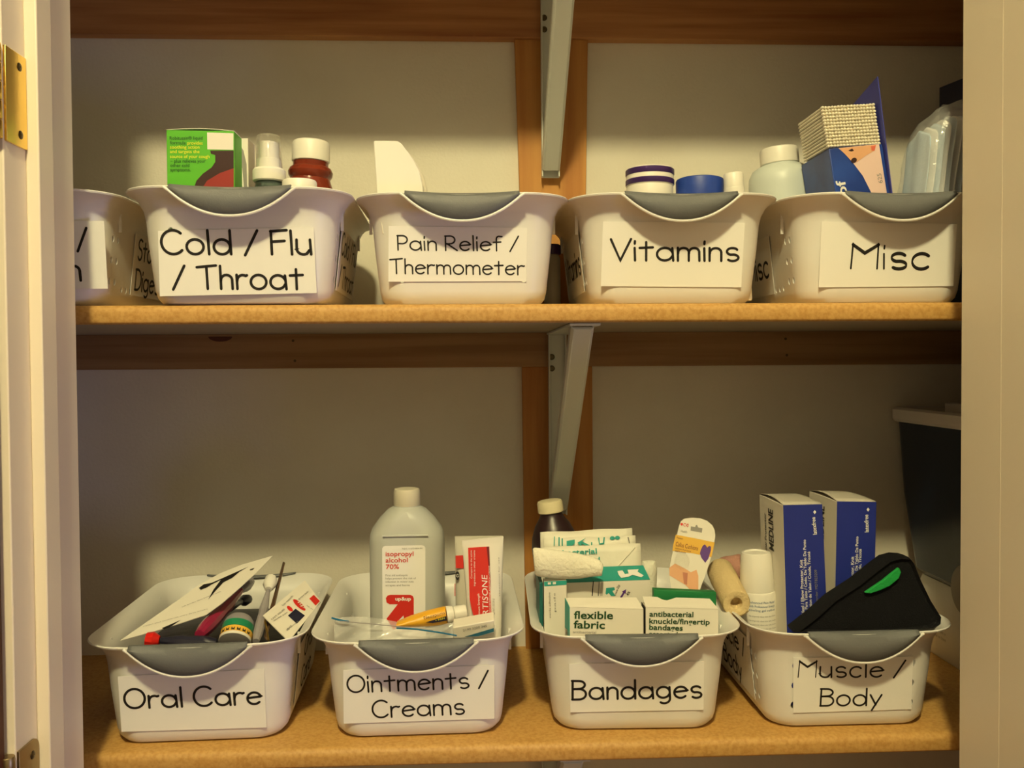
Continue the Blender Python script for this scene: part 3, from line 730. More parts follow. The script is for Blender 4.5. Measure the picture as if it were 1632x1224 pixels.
# floss
c = P(374, 1024, .992); M3 = Matrix.Rotation(RD(-52), 3, 'X'); R0 = .0178
t = thing('dental_floss', 'round clear dental floss box with green and gold bands in the Oral Care basket', 'dental floss', c-Vector((0, 0, .012)))
obj('case', MB().lathe([(R0*.6, 0), (R0*.97, .0004), (R0*.97, .021), (R0*.93, .026), (R0*.75, .031), (R0*.3, .033)], c, 40, M3), CLG, t)
for nm, z0_, z1_, m in (('white_band', .0004, .004, CARD), ('gold_band', .004, .0115, GOLD), ('green_band', .0115, .0205, mat('foil_green', (30, 120, 84), .3))):
    obj(nm, MB().lathe([(R0*.975, z0_), (R0, z0_+.0002), (R0, z1_-.0002), (R0*.975, z1_)], c, 40, M3), m, t)
mb = MB()
for k_ in range(7):
    q_ = RD(-90+(k_-3)*20); cc = M3 @ Vector((R0*1.008*math.cos(q_), R0*1.008*math.sin(q_), .0065)) + c
    tx = M3 @ Vector((-math.sin(q_), math.cos(q_), 0)); tz = M3 @ Vector((0, 0, 1))
    mb.poly([cc+tx*a_+tz*b_ for a_, b_ in ((-.0019, -.0016), (.0019, -.0016), (.0019, .0018), (.0008, .0018), (.0008, .0004), (-.0008, .0004), (-.0008, .0018), (-.0019, .0018))])
obj('lettering', mb, INK, t, smooth=False)
# blister card on edge
q = [P(453, 897, 1.13), P(431, 985, 1.03), P(424, 1020, 1.0), P(430, 1022, 1.0), P(440, 985, 1.04), P(456, 897, 1.135)]
t = root_from('blister_pack', 'thin clear blister card standing on edge beside the white card', 'package', q)
obj('card', MB().prism([q[0], q[1], q[2], q[2]+Vector((-.005, .012, 0)), q[1]+Vector((-.006, .014, .0)), q[0]+Vector((-.003, .006, 0))], (.0012, 0, 0)), mat('brown_film', (96, 74, 56), .2), t)
obj('gold_edge', MB().tube([P(421, 984, 1.025), P(425, 1003, 1.005), P(428, 1021, .985)], .0012, 8), BRASS, t)
# white card with logos
pc = plane3(P(419, 981, 1.02), P(486, 925, 1.10), P(461, 1017, .995))
outl = [(419, 981), (486, 925), (511, 958), (466, 1015), (456, 1018)]
t = root_from('medicine_card', 'white printed card with red marks leaning at right in the Oral Care basket', 'card', [pc.px(*q) for q in outl])
obj('card', MB().prism([pc.px(*q) for q in outl], -pc.n*.0012), CARD, t, smooth=False)
patch(t, pc, [(493, 954), (500, 948), (510, 958), (503, 965)], REDP, 'red_square')
patch(t, pc, ell(477, 964, 13, 4, 16, 42), REDP, 'red_logo'); patch(t, pc, ell(462, 970, 6, 3, 12, 42), REDP, 'red_logo')
patch(t, pc, [(459, 981), (471, 970), (486, 981), (473, 994)], NAVY, 'blue_square')
print_px(t, pc, [('FAST RELIEF', (434, 988), (455, 971), 3), ('dental pain', (437, 990), (459, 976), 3), ('gel', (458, 1004), (466, 998), 4), ('for mouth', (452, 966), (468, 950), 4), ('sores', (477, 956), (492, 943), 3.5), ('net wt', (488, 965), (498, 972), 3), ('12 count', (458, 1005), (476, 990), 2.5)], GREYP, .0)
print_px(t, pc, [('lip', (474, 960), (485, 970), 5)], CARD, .0, e=.0008, label='white lettering')

# ---- Ointments basket: alcohol bottle
Y = 1.075; S = Y/F; x = axis_at(646.5, Y); z = lambda py: zpx(py, Y, 646)-FLO
t = thing('rubbing_alcohol_bottle', 'tall cloudy isopropyl alcohol bottle in the Ointments / Creams basket', 'bottle', (x, Y, FLO))
CLOUD = mat('cloudy_white_plastic', (187, 189, 184), .4)
def rr(hx, hy, r, zz): return [v + Vector((x, Y, FLO)) for v in rrect(hx, hy, r, zz, 6, 8)]
hx = 59*S; hy = .030
obj('bottle', MB().loft([rr(hx-.008, hy-.008, .018, 0), rr(hx-.002, hy-.002, .022, .003), rr(hx, hy, .024, .009), rr(hx, hy, .024, z(862)), rr(hx*.985, hy*.985, .024, z(850)), rr(hx*.93, hy*.95, .026, z(840)),
    rr(hx*.72, hy*.85, .0245, z(823)), rr(hx*.52, .0222, .0220, z(811)), rr(.0163, .0163, .0161, z(806)), rr(.0155, .0155, .0153, z(800))]), CLOUD, t)
obj('shoulder_ridge', MB().tube([Vector((x-.027, Y-hy-.0002, FLO+z(846))), Vector((x+.027, Y-hy-.0002, FLO+z(846)))], .0016, 8), CLOUD, t)
obj('cap', MB().lathe([(.0156, z(806)), (.0163, z(804), .012), (.0158, z(783), .012), (.0150, z(779)), (.012, z(778))], (x, Y, FLO), 80), mat('off_white_cap', (214, 206, 186), .5), t)
pl = front(Y-hy)
lbl = [(609, 874)] + [(611, 871), (614, 870), (672, 869), (676, 870), (678, 873), (678, 1030), (610, 1030)]
patch(t, pl, lbl, PAPER, 'label', e=.0004)
print_px(t, pl, [('isopropyl', (614.5, 886.5), (659, 886), 7.5), ('alcohol', (614.5, 896.5), (650, 896), 7.5), ('70%', (615, 907), (636, 906.5), 7.5)], REDP, .010, e=.0009)
print_px(t, pl, [('First aid antiseptic', (614.5, 918.5), (650, 918), 3.2), ('helps prevent the risk of', (614.5, 923.5), (663, 923), 3.2), ('infection in minor cuts', (614.5, 928.8), (659, 928.3), 3.2), ('scrapes and burns', (614.5, 934.3), (653, 934), 3.2), ('NDC 11673-804-94', (641, 875.5), (673, 875), 2.4)], GREYP, .0, e=.0009)
patch(t, pl, [(615, 953), (618, 949), (622, 948), (654, 948), (658, 950), (659.5, 954), (659.5, 992), (640, 984), (628, 1004), (616, 986), (634, 963), (621, 963), (616, 960)], REDP, 'arrow_logo', e=.0008)
patch(t, pl, [(640, 984), (643, 981), (645, 994), (632, 992)], PAPER, 'arrow_cutout', e=.0010)
print_px(t, pl, [('up&up', (630, 957), (655, 957), 5.5)], PAPER, .03, e=.0011)
# tubes standing on their caps
def squeeze_tube(name, label, tl, tr, bl, br, Y, zf, m, endcol=None):
    pl = front(Y); a, b, c_, d_ = pl.px(*tl), pl.px(*tr), pl.px(*br), pl.px(*bl)
    t = root_from(name, label, 'tube', [Vector((d_.x, Y, zf)), Vector((c_.x, Y, zf))])
    rings = []
    for v, k in ((0, .05), (.07, .06), (.10, .10), (.3, .35), (.6, .62), (1, .85), (1.3, .95)):
        l, r = a+(d_-a)*v, b+(c_-b)*v; ce = (l+r)/2; ww = (r-l).length/2; u = (r-l).normalized()
        th = max(.0009, min(ww*.75*k, .013)); rings.append([ce+u*(ww*math.cos(q))+Vector((0, th*math.sin(q)+.012, 0)) for q in [2*PI*i/28 for i in range(28)]])
    ce = sum(rings[-1], Vector())/28
    obj('tube', MB().loft(rings), m, t)
    ch = ce.z-zf
    if ch > .004: obj('cap', MB().lathe([(.010, 0), (.011, .001), (.0125, ch)], (ce.x, ce.y, zf), 32), CAPW, t)
    # the flat print rides on the front of the tube
    p_a = (rings[1][21]); p_b = rings[4][21]; p_c = rings[4][18]; p_c = Vector((p_c.x, p_b.y, p_c.z))
    return t, plane3(p_a, p_b, p_c + Vector((0, 0, 0))), rings
t, pl, _r = squeeze_tube('ointment_tube', 'white cortisone cream tube with red panel standing in the Ointments / Creams basket', (736, 865), (803, 858), (745, 987), (800, 985), 1.0, FLO, CAPW)
yv = min(v.y for v in _r[3])
def tubeplane(r):
    a = min(r[2], key=lambda v: v.y); b = min(r[5], key=lambda v: v.y); return plane3(a, b, a+Vector((.03, 0, 0)))
pl = tubeplane(_r)
def onto_tube(pl, pts, e): return [pl.px(x, y, e) for x, y in pts]
patch(t, pl, [(746, 873), (779, 871), (784, 1000), (760, 1000), (752, 972), (748.5, 955), (747, 910)], REDP, 'red_panel', e=.0036)
patch(t, pl, [(775.5, 871.5), (779.7, 871), (782.5, 940), (779, 905)], MAROON, 'maroon_stripe', e=.0037)
print_px(t, pl, [('CORTISONE', (779, 1006), (776.5, 917), 9)], PAPER, 0, e=.0039, slant=.15, label='white lettering')
print_px(t, pl, [('Maximum Strength', (765.5, 988), (764, 946), 3.4), ('Compare to the active', (752.5, 922), (752, 877), 2.6), ('ingredient in other creams', (757.5, 934), (757, 877), 2.6), ('HYDROCORTISONE ANTI-ITCH CREAM', (782.5, 988), (781, 902), 2.4)], PAPER, 0, e=.0039, label='white lettering')
print_px(t, pl, [('NET WT 2 OZ (56 g)', (789, 980), (787.5, 954), 3), ('Directions for use', (797, 950), (795.5, 888), 1.8)], GREYP, 0, e=.0016)
t, pl, _r = squeeze_tube('ointment_tube', 'second white tube with red block and black oval behind the cortisone tube', (724.5, 858), (802, 857), (726, 963), (790, 963), 1.035, FLO, mat('grey_white_foil', (208, 204, 190), .4))
pl = tubeplane(_r)
patch(t, pl, [(726, 885.5), (739, 885), (739, 906), (726.5, 905.5)], REDP, 'red_panel', e=.0018)
patch(t, pl, ell(729, 917.5, 3.4, 7, 16), INK, 'black_oval', e=.0018)
print_px(t, pl, [('G', (727, 920), (731, 920), 5)], CAPW, 0, e=.0022)
obj('red_edge', MB().tube([pl.px(725, 930, .002), pl.px(725, 950, .002)], .0005, 6), REDP, t)
# zip bag with a yellow tube and a white tube in it
a, b = P(743, 975, 1.000), P(655, 990, .990)
t = root_from('ointment_tube', 'yellow and navy ointment tube with white cap lying in the zip bag', 'tube', [a, b])
d_ = (b-a)
obj('cap', MB().tube([a, a+d_*.03, a+d_*.20, a+d_*.22], .0085, 24, [.0078, .0084, .0086, .0080]), CAPW, t)
obj('collar', MB().tube([a+d_*.21, a+d_*.24, a+d_*.33, a+d_*.36], .009, 24, [.0062, .0092, .0100, .0096]), CAPW, t)
rg = []
e_ = d_.normalized(); sd = e_.cross(Vector((0, 1, 0))).normalized(); 
for v, h in ((.36, .0098), (.42, .0102), (.7, .0088), (1.0, .0060), (1.25, .0012)):
    rg.append([a+d_*v+Vector((0, 1, 0))*(.0098*math.cos(q))+sd*(h*math.sin(q)) for q in [2*PI*i/24 for i in range(24)]])
obj('tube', MB().loft(rg), mat('yellow_orange_tube', (232, 170, 40), .4), t)
pl = plane3(a+Vector((0, -.0104, 0)), b+Vector((0, -.0104, 0)), a+Vector((0, -.0104, .01)))
patch(t, pl, [(711, 982), (712.5, 989), (690, 993), (678, 992)], NAVY, 'navy_panel')
print_px(t, pl, [('Neosporin', (676, 987), (709, 979), 5)], INK, .0)
print_px(t, pl, [('+ PAIN', (694, 990.5), (709, 986.5), 3)], YEL, .0)
a, b = P(722, 1008, .956), P(788, 996, .962)
d_ = b-a; up = Vector((0, -.3, 1)).normalized()
t = root_from('ointment_box', 'white narrow box with dotted print lying in the zip bag', 'box', [a-up*.013, b-up*.013])
fq = [a+up*.006, b+up*.006, b-up*.010, a-up*.010]
obj('box', MB().hexa(fq, [p+Vector((0, .020, .004)) for p in fq]), CARD, t, bevel=.001)
pl = plane3(fq[0], fq[1], fq[2])
print_px(t, pl, [('2190 3200 345', (738, 1006.5), (776, 999), 4)], GREYP, .01)
patch(t, pl, [(740, 1015), (787, 1001), (787, 1007), (762, 1014)], mat('blue_green_print', (44, 110, 140), .5), 'blue_stripe')
t = thing('zip_bag', 'clear zip bag with blue closing strip lying across the Ointments / Creams basket', 'bag', P(650, 1005, .96)-Vector((0, 0, .02)))
rows = []
for i in range(25):
    u = i/24; pxx = 533+u*258; top = 985+u*12-4*math.sin(u*9)
    col = []
    for j in range(7):
        v = j/6
        col.append(P(pxx, top+(1034-top)*v, .990-.022*v*math.sin(PI*(.15+.7*u)) + .004*math.sin(u*23+j*1.3)))
    rows.append(col)
obj('film', MB().grid(rows), mat('cloudy_film', (240, 240, 238), .15, alpha=.34, spec=.8, bump=(45, .5)), t, subd=2)
BLZ = mat('blue_zip_plastic', (24, 104, 150), .35)
def strip(pts, r): return MB().tube([P(x_, y_, Y_) for x_, y_, Y_ in pts], r, 8)
obj('zip_strip', strip([(529, 985, .988), (540, 988, .983), (556, 991, .980)], .0011), BLZ, t)
obj('zip_strip', strip([(632, 1001, .972), (665, 1003, .966), (700, 1008, .955), (728, 1013, .952)], .0009), BLZ, t)
obj('zip_strip', strip([(541, 990, .980), (590, 994, .975), (640, 999, .970), (690, 1005, .965)], .0006), CLG, t)

# ---- Bandages basket
Y = 1.135; S = Y/F; x = axis_at(884, Y); z = lambda py: zpx(py, Y, 884)-FLO; MT = Matrix.Rotation(RD(-7), 3, 'Y'); xb = x+.0195
t = thing('peroxide_bottle', 'dark brown bottle with white cap behind the bandage packs', 'bottle', (x, Y, FLO))
BRN = mat('dark_brown_plastic', (44, 28, 30), .35)
r0 = 38*S
obj('bottle', MB().lathe([(r0-.004, .020), (r0, .024), (r0, z(868)), (r0*.93, z(852)), (r0*.74, z(834)), (r0*.52, z(822)), (r0*.44, z(815)), (r0*.44, z(810))], (xb, Y, FLO), 44, MT), BRN, t)
obj('cap', MB().lathe([(.0158, z(814)), (.0165, z(813), .012), (.0163, z(799), .012), (.0155, z(796)), (.013, z(795))], (xb, Y, FLO), 80, MT), mat('cream_cap', (226, 214, 176), .5), t)
WRAP = mat('white_wrapper', (234, 230, 214), .5, bump=(50, .6))
def wrapper(label, quad, Y0, Y1, thick, extra=None, m=WRAP, wob=.002):
    """a soft flat pack: top edge and foot from the photo, leaning from Y0 at the top to Y1 at the foot"""
    tl, tr, br, bl = quad; n, k = 12, 8; rows = []
    for j in range(k+1):
        v = j/k; Yv = Y0+(Y1-Y0)*v; row = []
        for i in range(n+1):
            u = i/n; xx = (tl[0]+(tr[0]-tl[0])*u)*(1-v)+(bl[0]+(br[0]-bl[0])*u)*v; yy = (tl[1]+(tr[1]-tl[1])*u)*(1-v)+(bl[1]+(br[1]-bl[1])*u)*v
            p = P(xx, yy, Yv); p.y += wob*math.sin(u*7+v*4+tl[0])*.6; p.z += wob*.4*math.sin(u*11+tl[1])*(1 if j == 0 else 0); row.append(p)
        rows.append(row)
    t = root_from('bandage_wrapper', label, 'bandage pack', [rows[-1][0], rows[-1][-1]], 'wrapped bandages')
    obj('wrapper', MB().grid(rows), m, t, solid=thick)
    return t, plane3(rows[0][0]+Vector((0, -thick/2-wob*.6, 0)), rows[0][-1]+Vector((0, -thick/2-wob*.6, 0)), rows[-1][0]+Vector((0, -thick/2-wob*.6, 0)))
t, pl = wrapper('crumpled white wrapper, hindmost of the bandage packs', ((861, 849), (1007, 841), (1014, 960), (864, 960)), 1.105, 1.085, .004)
t, pl = wrapper('white wrapper printed with teal picture marks behind the antibacterial pack', ((866, 858), (1012, 854), (1018, 960), (868, 960)), 1.088, 1.070, .003)
for pts in ([(883, 855), (884.5, 855), (884, 870), (882.5, 870)], [(890, 856), (892, 856), (892, 870), (890, 870)], [(895, 858), (897, 858), (897, 870), (895, 870)], [(903, 862), (916, 860), (916, 866), (911, 871), (903, 871)],
            [(920, 865), (934, 857), (928, 863), (940, 869), (937, 871), (926, 866), (930, 871), (926, 871)], [(942, 864), (944, 864), (944, 869), (942, 869)], [(953, 857), (955, 857), (956, 866), (961, 865), (962, 856), (964, 856), (963, 867), (955, 868)]):
    patch(t, pl, pts, TEAL, 'teal_mark')
patch(t, pl, ell(976, 857.5, 4, 3), TEAL, 'teal_mark'); patch(t, pl, ell(984, 857, 4, 3), TEAL, 'teal_mark')
patch(t, pl, [(1000, 856), (1002, 856), (1004, 866), (1002.5, 866)], GREYP, 'grey_mark')
t, pl = wrapper('white antibacterial bandage pack with teal lettering behind the gauze strip', ((864, 872), (1020, 866), (1026, 970), (868, 970)), 1.066, 1.050, .004, wob=.0010)
print_px(t, pl, [('antibacterial', (872, 887), (951.5, 882), 8.5), ('bandages d', (890, 900), (956.5, 896), 8.5)], TEAL, .02, e=.0006)
obj('fold', MB().tube([pl.px(985, 902, .0004), pl.px(1012, 872, .0004)], .0006, 6), WRAP, t)
# teal topped bandage box
Yf = 1.018; pl = front(Yf)
f, mb = carton_mb(pl, (870, 930), (1036, 924), FLO+.055, (0, .026, 0))
t = root_from('bandage_box', 'white bandage box with teal slanted top below the antibacterial pack', 'box', f, 'bandage boxes')
obj('box', mb, CARD, t, bevel=.0006)
a, b = f[0], f[1]
q2 = [P(868, 906, Yf+.030), P(1025, 901, Yf+.030)]
obj('lid', MB().hexa([a+Vector((0, -.0004, .0004)), b+Vector((0, -.0004, .0004)), q2[1], q2[0]], [a+Vector((0, .0006, -.0002)), b+Vector((0, .0006, -.0002)), q2[1]+Vector((0, .0012, -.0004)), q2[0]+Vector((0, .0012, -.0004))]), TEAL, t, label='teal printed lid')
plt = plane3(a, b, q2[0])
patch(t, plt, [(984, 910), (992, 909), (996, 915), (1002, 914), (1000, 908), (1018, 907), (1016, 911), (1026, 917), (1022, 920), (1008, 916), (1002, 919), (990, 921), (986, 916)], PAPER, 'white_arrow', e=.0012)
patch(t, pl, [(966, 937), (979, 936), (980, 940), (976, 942), (981, 950), (974, 950), (970, 945), (967, 948), (965, 946)], TEAL, 'teal_arrow')
patch(t, pl, [(988, 952), (993, 944), (991, 943), (998, 939), (997, 947), (995.5, 945.5), (991, 953)], PURPP, 'purple_arrow')
print_px(t, pl, [('20', (985, 939), (989, 934), 4), ('size', (981, 950), (985, 940), 3), ('B', (1001, 949), (1005, 944), 4)], INK, .0)
patch(t, pl, [(945, 926), (946.2, 926), (944.5, 950), (943, 950)], INK, 'black_line'); patch(t, pl, [(954.5, 927), (955.5, 927), (954, 950), (953, 950)], INK, 'black_line')
patch(t, pl, [(958, 928), (959, 928), (958, 950), (957, 950)], GREYP, 'grey_line'); patch(t, pl, [(960.3, 928), (961, 928), (960, 950), (959.2, 950)], GREYP, 'grey_line')
# left pouch with teal band
Yf = .998; pl = front(Yf)
f, mb = carton_mb(pl, (867, 927), (903, 925), FLO+.078, (0, .016, 0))
t = root_from('bandage_box', 'tall narrow white box with teal band at left in the Bandages basket', 'box', f, 'bandage boxes')
obj('box', mb, CARD, t, bevel=.0006)
patch(t, pl, [(867, 927), (903, 925), (903, 932), (867.5, 934.5)], TEAL, 'teal_band')
patch(t, pl, [(873, 928), (878, 927.7), (878, 931.5), (873, 931.8)], CARD, 'white_mark', e=.0006); patch(t, pl, [(881, 927.5), (886, 927.2), (886, 931), (881, 931.3)], CARD, 'white_mark', e=.0006)
print_px(t, pl, [('sterile adhesive', (878, 985), (877, 944), 3), ('pads', (886, 975), (885, 945), 3)], GREYP, 0)
xl_, zt_ = f[0].x, f[0].z
t2 = tag(obj('bandage_box', MB().box((xl_-.0052, .999, FLO+.090), (xl_-.0012, 1.055, zt_-.001)), mat('dark_teal_card', (22, 92, 86), .5), bevel=.0006), 'thin dark teal box at far left in the Bandages basket', 'box', 'bandage boxes')
# knitted gauze strip draped in front of the packs
rows = []; Yg = 1.006
KN = mat('white_knit_gauze', (240, 236, 218), .95, bump=(240, 1.0))
tops = [(848, 872), (860, 873.5), (880, 876), (900, 878.5), (920, 882), (940, 886.5), (953, 891), (959, 897), (960, 904)]
bots = [(852, 917), (864, 919.5), (880, 921), (900, 922.5), (917, 922.5), (932, 920), (946, 917.5), (955, 917), (960, 916)]
for j in range(9):
    v = j/8; rows.append([P(a[0]+(b[0]-a[0])*v, a[1]+(b[1]-a[1])*v, 1.000-.007*math.sin(PI*v)**.5-.003*math.sin(i*1.1)) for i, (a, b) in enumerate(zip(tops, bots))])
tag(obj('gauze_strip', MB().grid(rows), KN, solid=.004, subd=1), 'folded white knitted gauze strip lying across the bandage packs', 'gauze')
# crumpled gauze at the right
mb = MB(); c = P(1033, 928, 1.075); rg = []
for j in range(9):
    v = j/8; hw = .0125*(1-.15*v)
    rg.append([Vector((c.x+hw*math.cos(q)*(1+.12*math.sin(3*q+j)), c.y+.011*math.sin(q), FLO+.030+(zpx(892, 1.075, 1033)-FLO-.030)*v+.003*math.sin(2*q+j)*(1 if j > 6 else .3))) for q in [2*PI*i/18 for i in range(18)]])
tag(obj('gauze_pad', MB().loft(rg), mat('white_gauze', (232, 230, 214), .9, bump=(260, .8)), subd=1), 'crumpled white gauze pad beside the antibacterial pack', 'gauze')
def flap_box(label, Y, tl, tr, ftl, ftr, sidem, lines, notch=False, depth=.022):
    pl = front(Y); f, mb = carton_mb(pl, tl, tr, FLO+.058, (0, depth, 0))
    t = root_from('bandage_box', label, 'box', f, 'bandage boxes')
    obj('box', mb, CARD, t, bevel=.0005)
    a, b = f[0], f[1]; Y2 = Y+.018; c_, d_ = P(*ftl, Y2), P(*ftr, Y2)
    top = [c_, d_]
    if notch:
        top = [c_]+[P(ftl[0]+(ftr[0]-ftl[0])*u, ftl[1]+(ftr[1]-ftl[1])*u+ 5*math.sin(PI*(u-.22)/.28), Y2-.003*math.sin(PI*(u-.22)/.28)) for u in [.22+.28*i/8 for i in range(9)]]+[d_]
    poly = [a+Vector((0, -.0003, .0003))]+top+[b+Vector((0, -.0003, .0003))]
    obj('flap', MB().prism(poly, (0, .0008, -.0003)), CARD, t, label='white top flap bent backward')
    sd = obj('side_panel', MB().hexa([f[0]+Vector((-.0006, .0, 0)), f[0]+Vector((-.0006, depth, 0)), f[3]+Vector((-.0006, depth, 0)), f[3]+Vector((-.0006, 0, 0))], [f[0]+Vector((-.0001, .0, 0)), f[0]+Vector((-.0001, depth, 0)), f[3]+Vector((-.0001, depth, 0)), f[3]+Vector((-.0001, 0, 0))]), sidem, t, smooth=False, label='dark green side panel')
    print_px(t, pl, lines, DKGREEN, .02)
    return t, pl, f
t, pl, f = flap_box('white box lettered flexible fabric at front of the Bandages basket', .966, (908, 968), (1025.5, 971), (902, 953), (1014, 952), TEAL, [('flexible', (914.5, 986), (977, 986.5), 12), ('fabric', (914, 1001), (964, 1002), 12)])
q = [P(901, 953, .983), P(908, 968, .966)]
obj('side_flap', MB().prism([q[1], q[0], P(901, 1000, .984), P(907.5, 1006, .967)], (-.0006, .0002, 0)), TEAL, t, label='teal side flap')
print_px(t, pl, [('antibacterial', (913, 1009), (950, 1010), 4)], GREYP, 0)
t, pl, f = flap_box('white box lettered antibacterial knuckle/fingertip bandages at front of the Bandages basket', .966, (1029, 968), (1145, 971), (1024, 950.5), (1131, 954), INK, [('antibacterial', (1035, 982.5), (1105, 983.5), 8.3), ('knuckle/fingertip', (1034.5, 993.5), (1131, 995.5), 8.3), ('bandages', (1034.5, 1003.5), (1088, 1005), 8.3), ('assorted', (1034.5, 1013), (1080, 1014), 6.5)], notch=True)
fq = [P(1042, 939.5, .9905), P(1141.5, 944, .9905)]; fq += [Vector((fq[1].x, .9905, FLO+.058)), Vector((fq[0].x, .9905, FLO+.058))]
t = root_from('bandage_box', 'green box standing behind the knuckle/fingertip bandages box', 'box', fq, 'bandage boxes')
obj('box', MB().hexa(fq, [p+Vector((0, .010, 0)) for p in fq]), GREENB, t, bevel=.0005)
# hanging card
pc = plane3(P(1090, 826, 1.085), P(1140, 848, 1.075), P(1100, 941, 1.060))
outl = [(1082, 839), (1085, 831), (1091, 826.5), (1103, 825), (1116, 826), (1127, 830), (1135, 837), (1139, 845), (1140, 855), (1137, 872), (1132, 892), (1124, 917), (1115, 941), (1108, 975), (1075, 972), (1066.5, 916), (1068, 900), (1071, 885)]
t = root_from('callus_cushion_card', 'rounded white card of callus cushions with yellow band behind the bandage boxes', 'package', [pc.px(*q) for q in outl])
obj('card', MB().prism([pc.px(*q) for q in outl], -pc.n*.0008), CARD, t, smooth=False)
patch(t, pc, [(1077, 852), (1108, 858), (1139, 864.5), (1134, 888), (1105, 882), (1071.5, 878), (1073, 868)], GOLD, 'yellow_band')
patch(t, pc, [(1117, 876), (1120, 870), (1123, 867.5), (1125.5, 870), (1127, 873), (1130, 870), (1133, 871), (1133, 877), (1129, 890), (1124, 897), (1118, 889), (1115.5, 882)], PURPP, 'purple_heart', e=.0006)
patch(t, pc, [(1101, 839), (1108, 840), (1109, 837), (1111, 836.5), (1112.5, 840.5), (1119.5, 842), (1118.5, 849), (1100.5, 845.5)], GREYP, 'hang_hole')
patch(t, pc, [(1066.5, 905), (1076, 898), (1090, 905), (1101, 912), (1110, 908), (1113, 918), (1113, 941), (1101, 941), (1092, 932), (1067, 917)], PEACH, 'toes_picture')
patch(t, pc, [(1088, 912), (1096, 913), (1095, 932), (1090, 930)], mat('dusky_peach_print', (190, 122, 96), .5), 'toes_picture', e=.0005)
patch(t, pc, ell(1086.5, 835.5, 2.2, 2.2, 10), REDP, 'red_heart')
print_px(t, pc, [('CVS', (1089, 838.5), (1097, 840), 5)], REDP, .02); print_px(t, pc, [('Health', (1085, 848), (1095, 849.5), 4)], GREYP, 0)
print_px(t, pc, [('Premium', (1078.5, 858), (1088, 860), 3), ('Callus Cushions', (1076.5, 870), (1112, 877.5), 7), ('cushions & protects', (1076, 874.5), (1101, 880), 2.6), ('calluses', (1075.5, 878.5), (1093, 882), 2.6)], MAROON, .0, e=.0008)
rw = []
bc = pc.px(1087, 894); 
e1 = (pc.px(1098, 896)-pc.px(1072, 891)).normalized(); e2 = pc.n.cross(e1)
for j in range(7):
    rw.append([bc + e1*(.0095*math.cos(q)*(1-(j/6)**3*.9)) + e2*(.0105*math.sin(q)*(1-(j/6)**3*.9)) + pc.n*(.0008+.006*j/6) for q in [2*PI*i/20 for i in range(20)]])
obj('blister', MB().loft(rw), CLEAR, t)

# ---- Muscle / Body basket
CREAM = mat('cream_elastic_fabric', (222, 198, 148), .9, bump=(380, .7)); PINKF = mat('dusty_pink_fabric', (186, 138, 122), .95, bump=(380, .7))
def roll(label, a, b, r, m, hole, pinkend=None):
    t = root_from('elastic_bandage', label, 'bandage', [a, b], 'rolled elastic bandages'); d_ = (b-a).normalized()
    u = d_.cross(Vector((0, 0, 1))).normalized(); v = d_.cross(u)
    def ring(p, rr, k=0): return [p+u*(rr*math.cos(q)*(1+.02*math.sin(3*q)))+v*(rr*math.sin(q)) for q in [2*PI*i/32 for i in range(32)]]
    L = (b-a).length
    obj('wrap', MB().loft([ring(a+d_*.002, r*.3), ring(a, r*.9), ring(a+d_*.004, r), ring(a+d_*L*.3, r*1.03), ring(a+d_*L*.6, r*.98), ring(b-d_*.004, r), ring(b, r*.92), ring(b+d_*.0004, r*.62), ring(b-d_*.001, r*.42), ring(b-d_*.014, r*.34)]), m, t)
    obj('loose_end', MB().tube([ring(b-d_*.003, r*1.02)[i] for i in range(4, 14)], .0014, 8), m, t)
    return t
roll('cream elastic bandage roll at left in the Muscle / Body basket', P(1147, 908, 1.100), P(1174, 962, 1.0), .0165, CREAM, True)
roll('dusty pink elastic bandage behind the cream roll', P(1150, 911, 1.135), P(1186, 904, 1.120), .0180, PINKF, False)
Y = 1.05; x = axis_at(1207, Y); z = lambda py: zpx(py, Y, 1206)-FLO; M = Matrix.Rotation(RD(-2), 3, 'Y'); cx = x+.004
t = thing('roll_on_bottle', 'white roll-on bottle with tapered cap and blue small print', 'bottle', (x, Y, FLO))
obj('bottle', MB().lathe([(.0205, .030), (.0218, .034), (.0218, z(944)), (.0210, z(940)), (.0196, z(939))], (cx, Y, FLO), 44, M), CAPW, t)
obj('cap', MB().lathe([(.0204, z(940)), (.0207, z(938)), (.0181, z(884)), (.0170, z(880)), (.0143, z(879)), (.0133, z(881))], (cx, Y, FLO), 44, M), CAPW, t)
mb = MB()
def wrap_text(mb, s, py, cap, wpx):
    vs, fs = text_raw(s, 0); zz = FLO+z(py); rad = .0221; tot = wpx*Y/F/rad; off = (z(py))*math.tan(RD(-2))
    mb.add([Vector((cx+off+rad*math.sin((u-.5)*tot), Y-rad*math.cos((u-.5)*tot), zz+v*cap*Y/F)) for u, v in vs], fs)
for s, py in (('Advanced Pain Relief', 955), ('with Professional Strength', 961), ('cooling gel roll-on', 967)): wrap_text(mb, s, py, 3.6, 46)
obj('lettering', mb, mat('blue_ink', (60, 96, 140), .6), t, smooth=False, fix=False)
mb = MB()
for py in (976, 983, 989, 995, 1001): wrap_text(mb, 'Uses temporarily relieves minor aches of muscles', py, 2.6, 48)
obj('fine_print', mb, GREYP, t, smooth=False, fix=False)
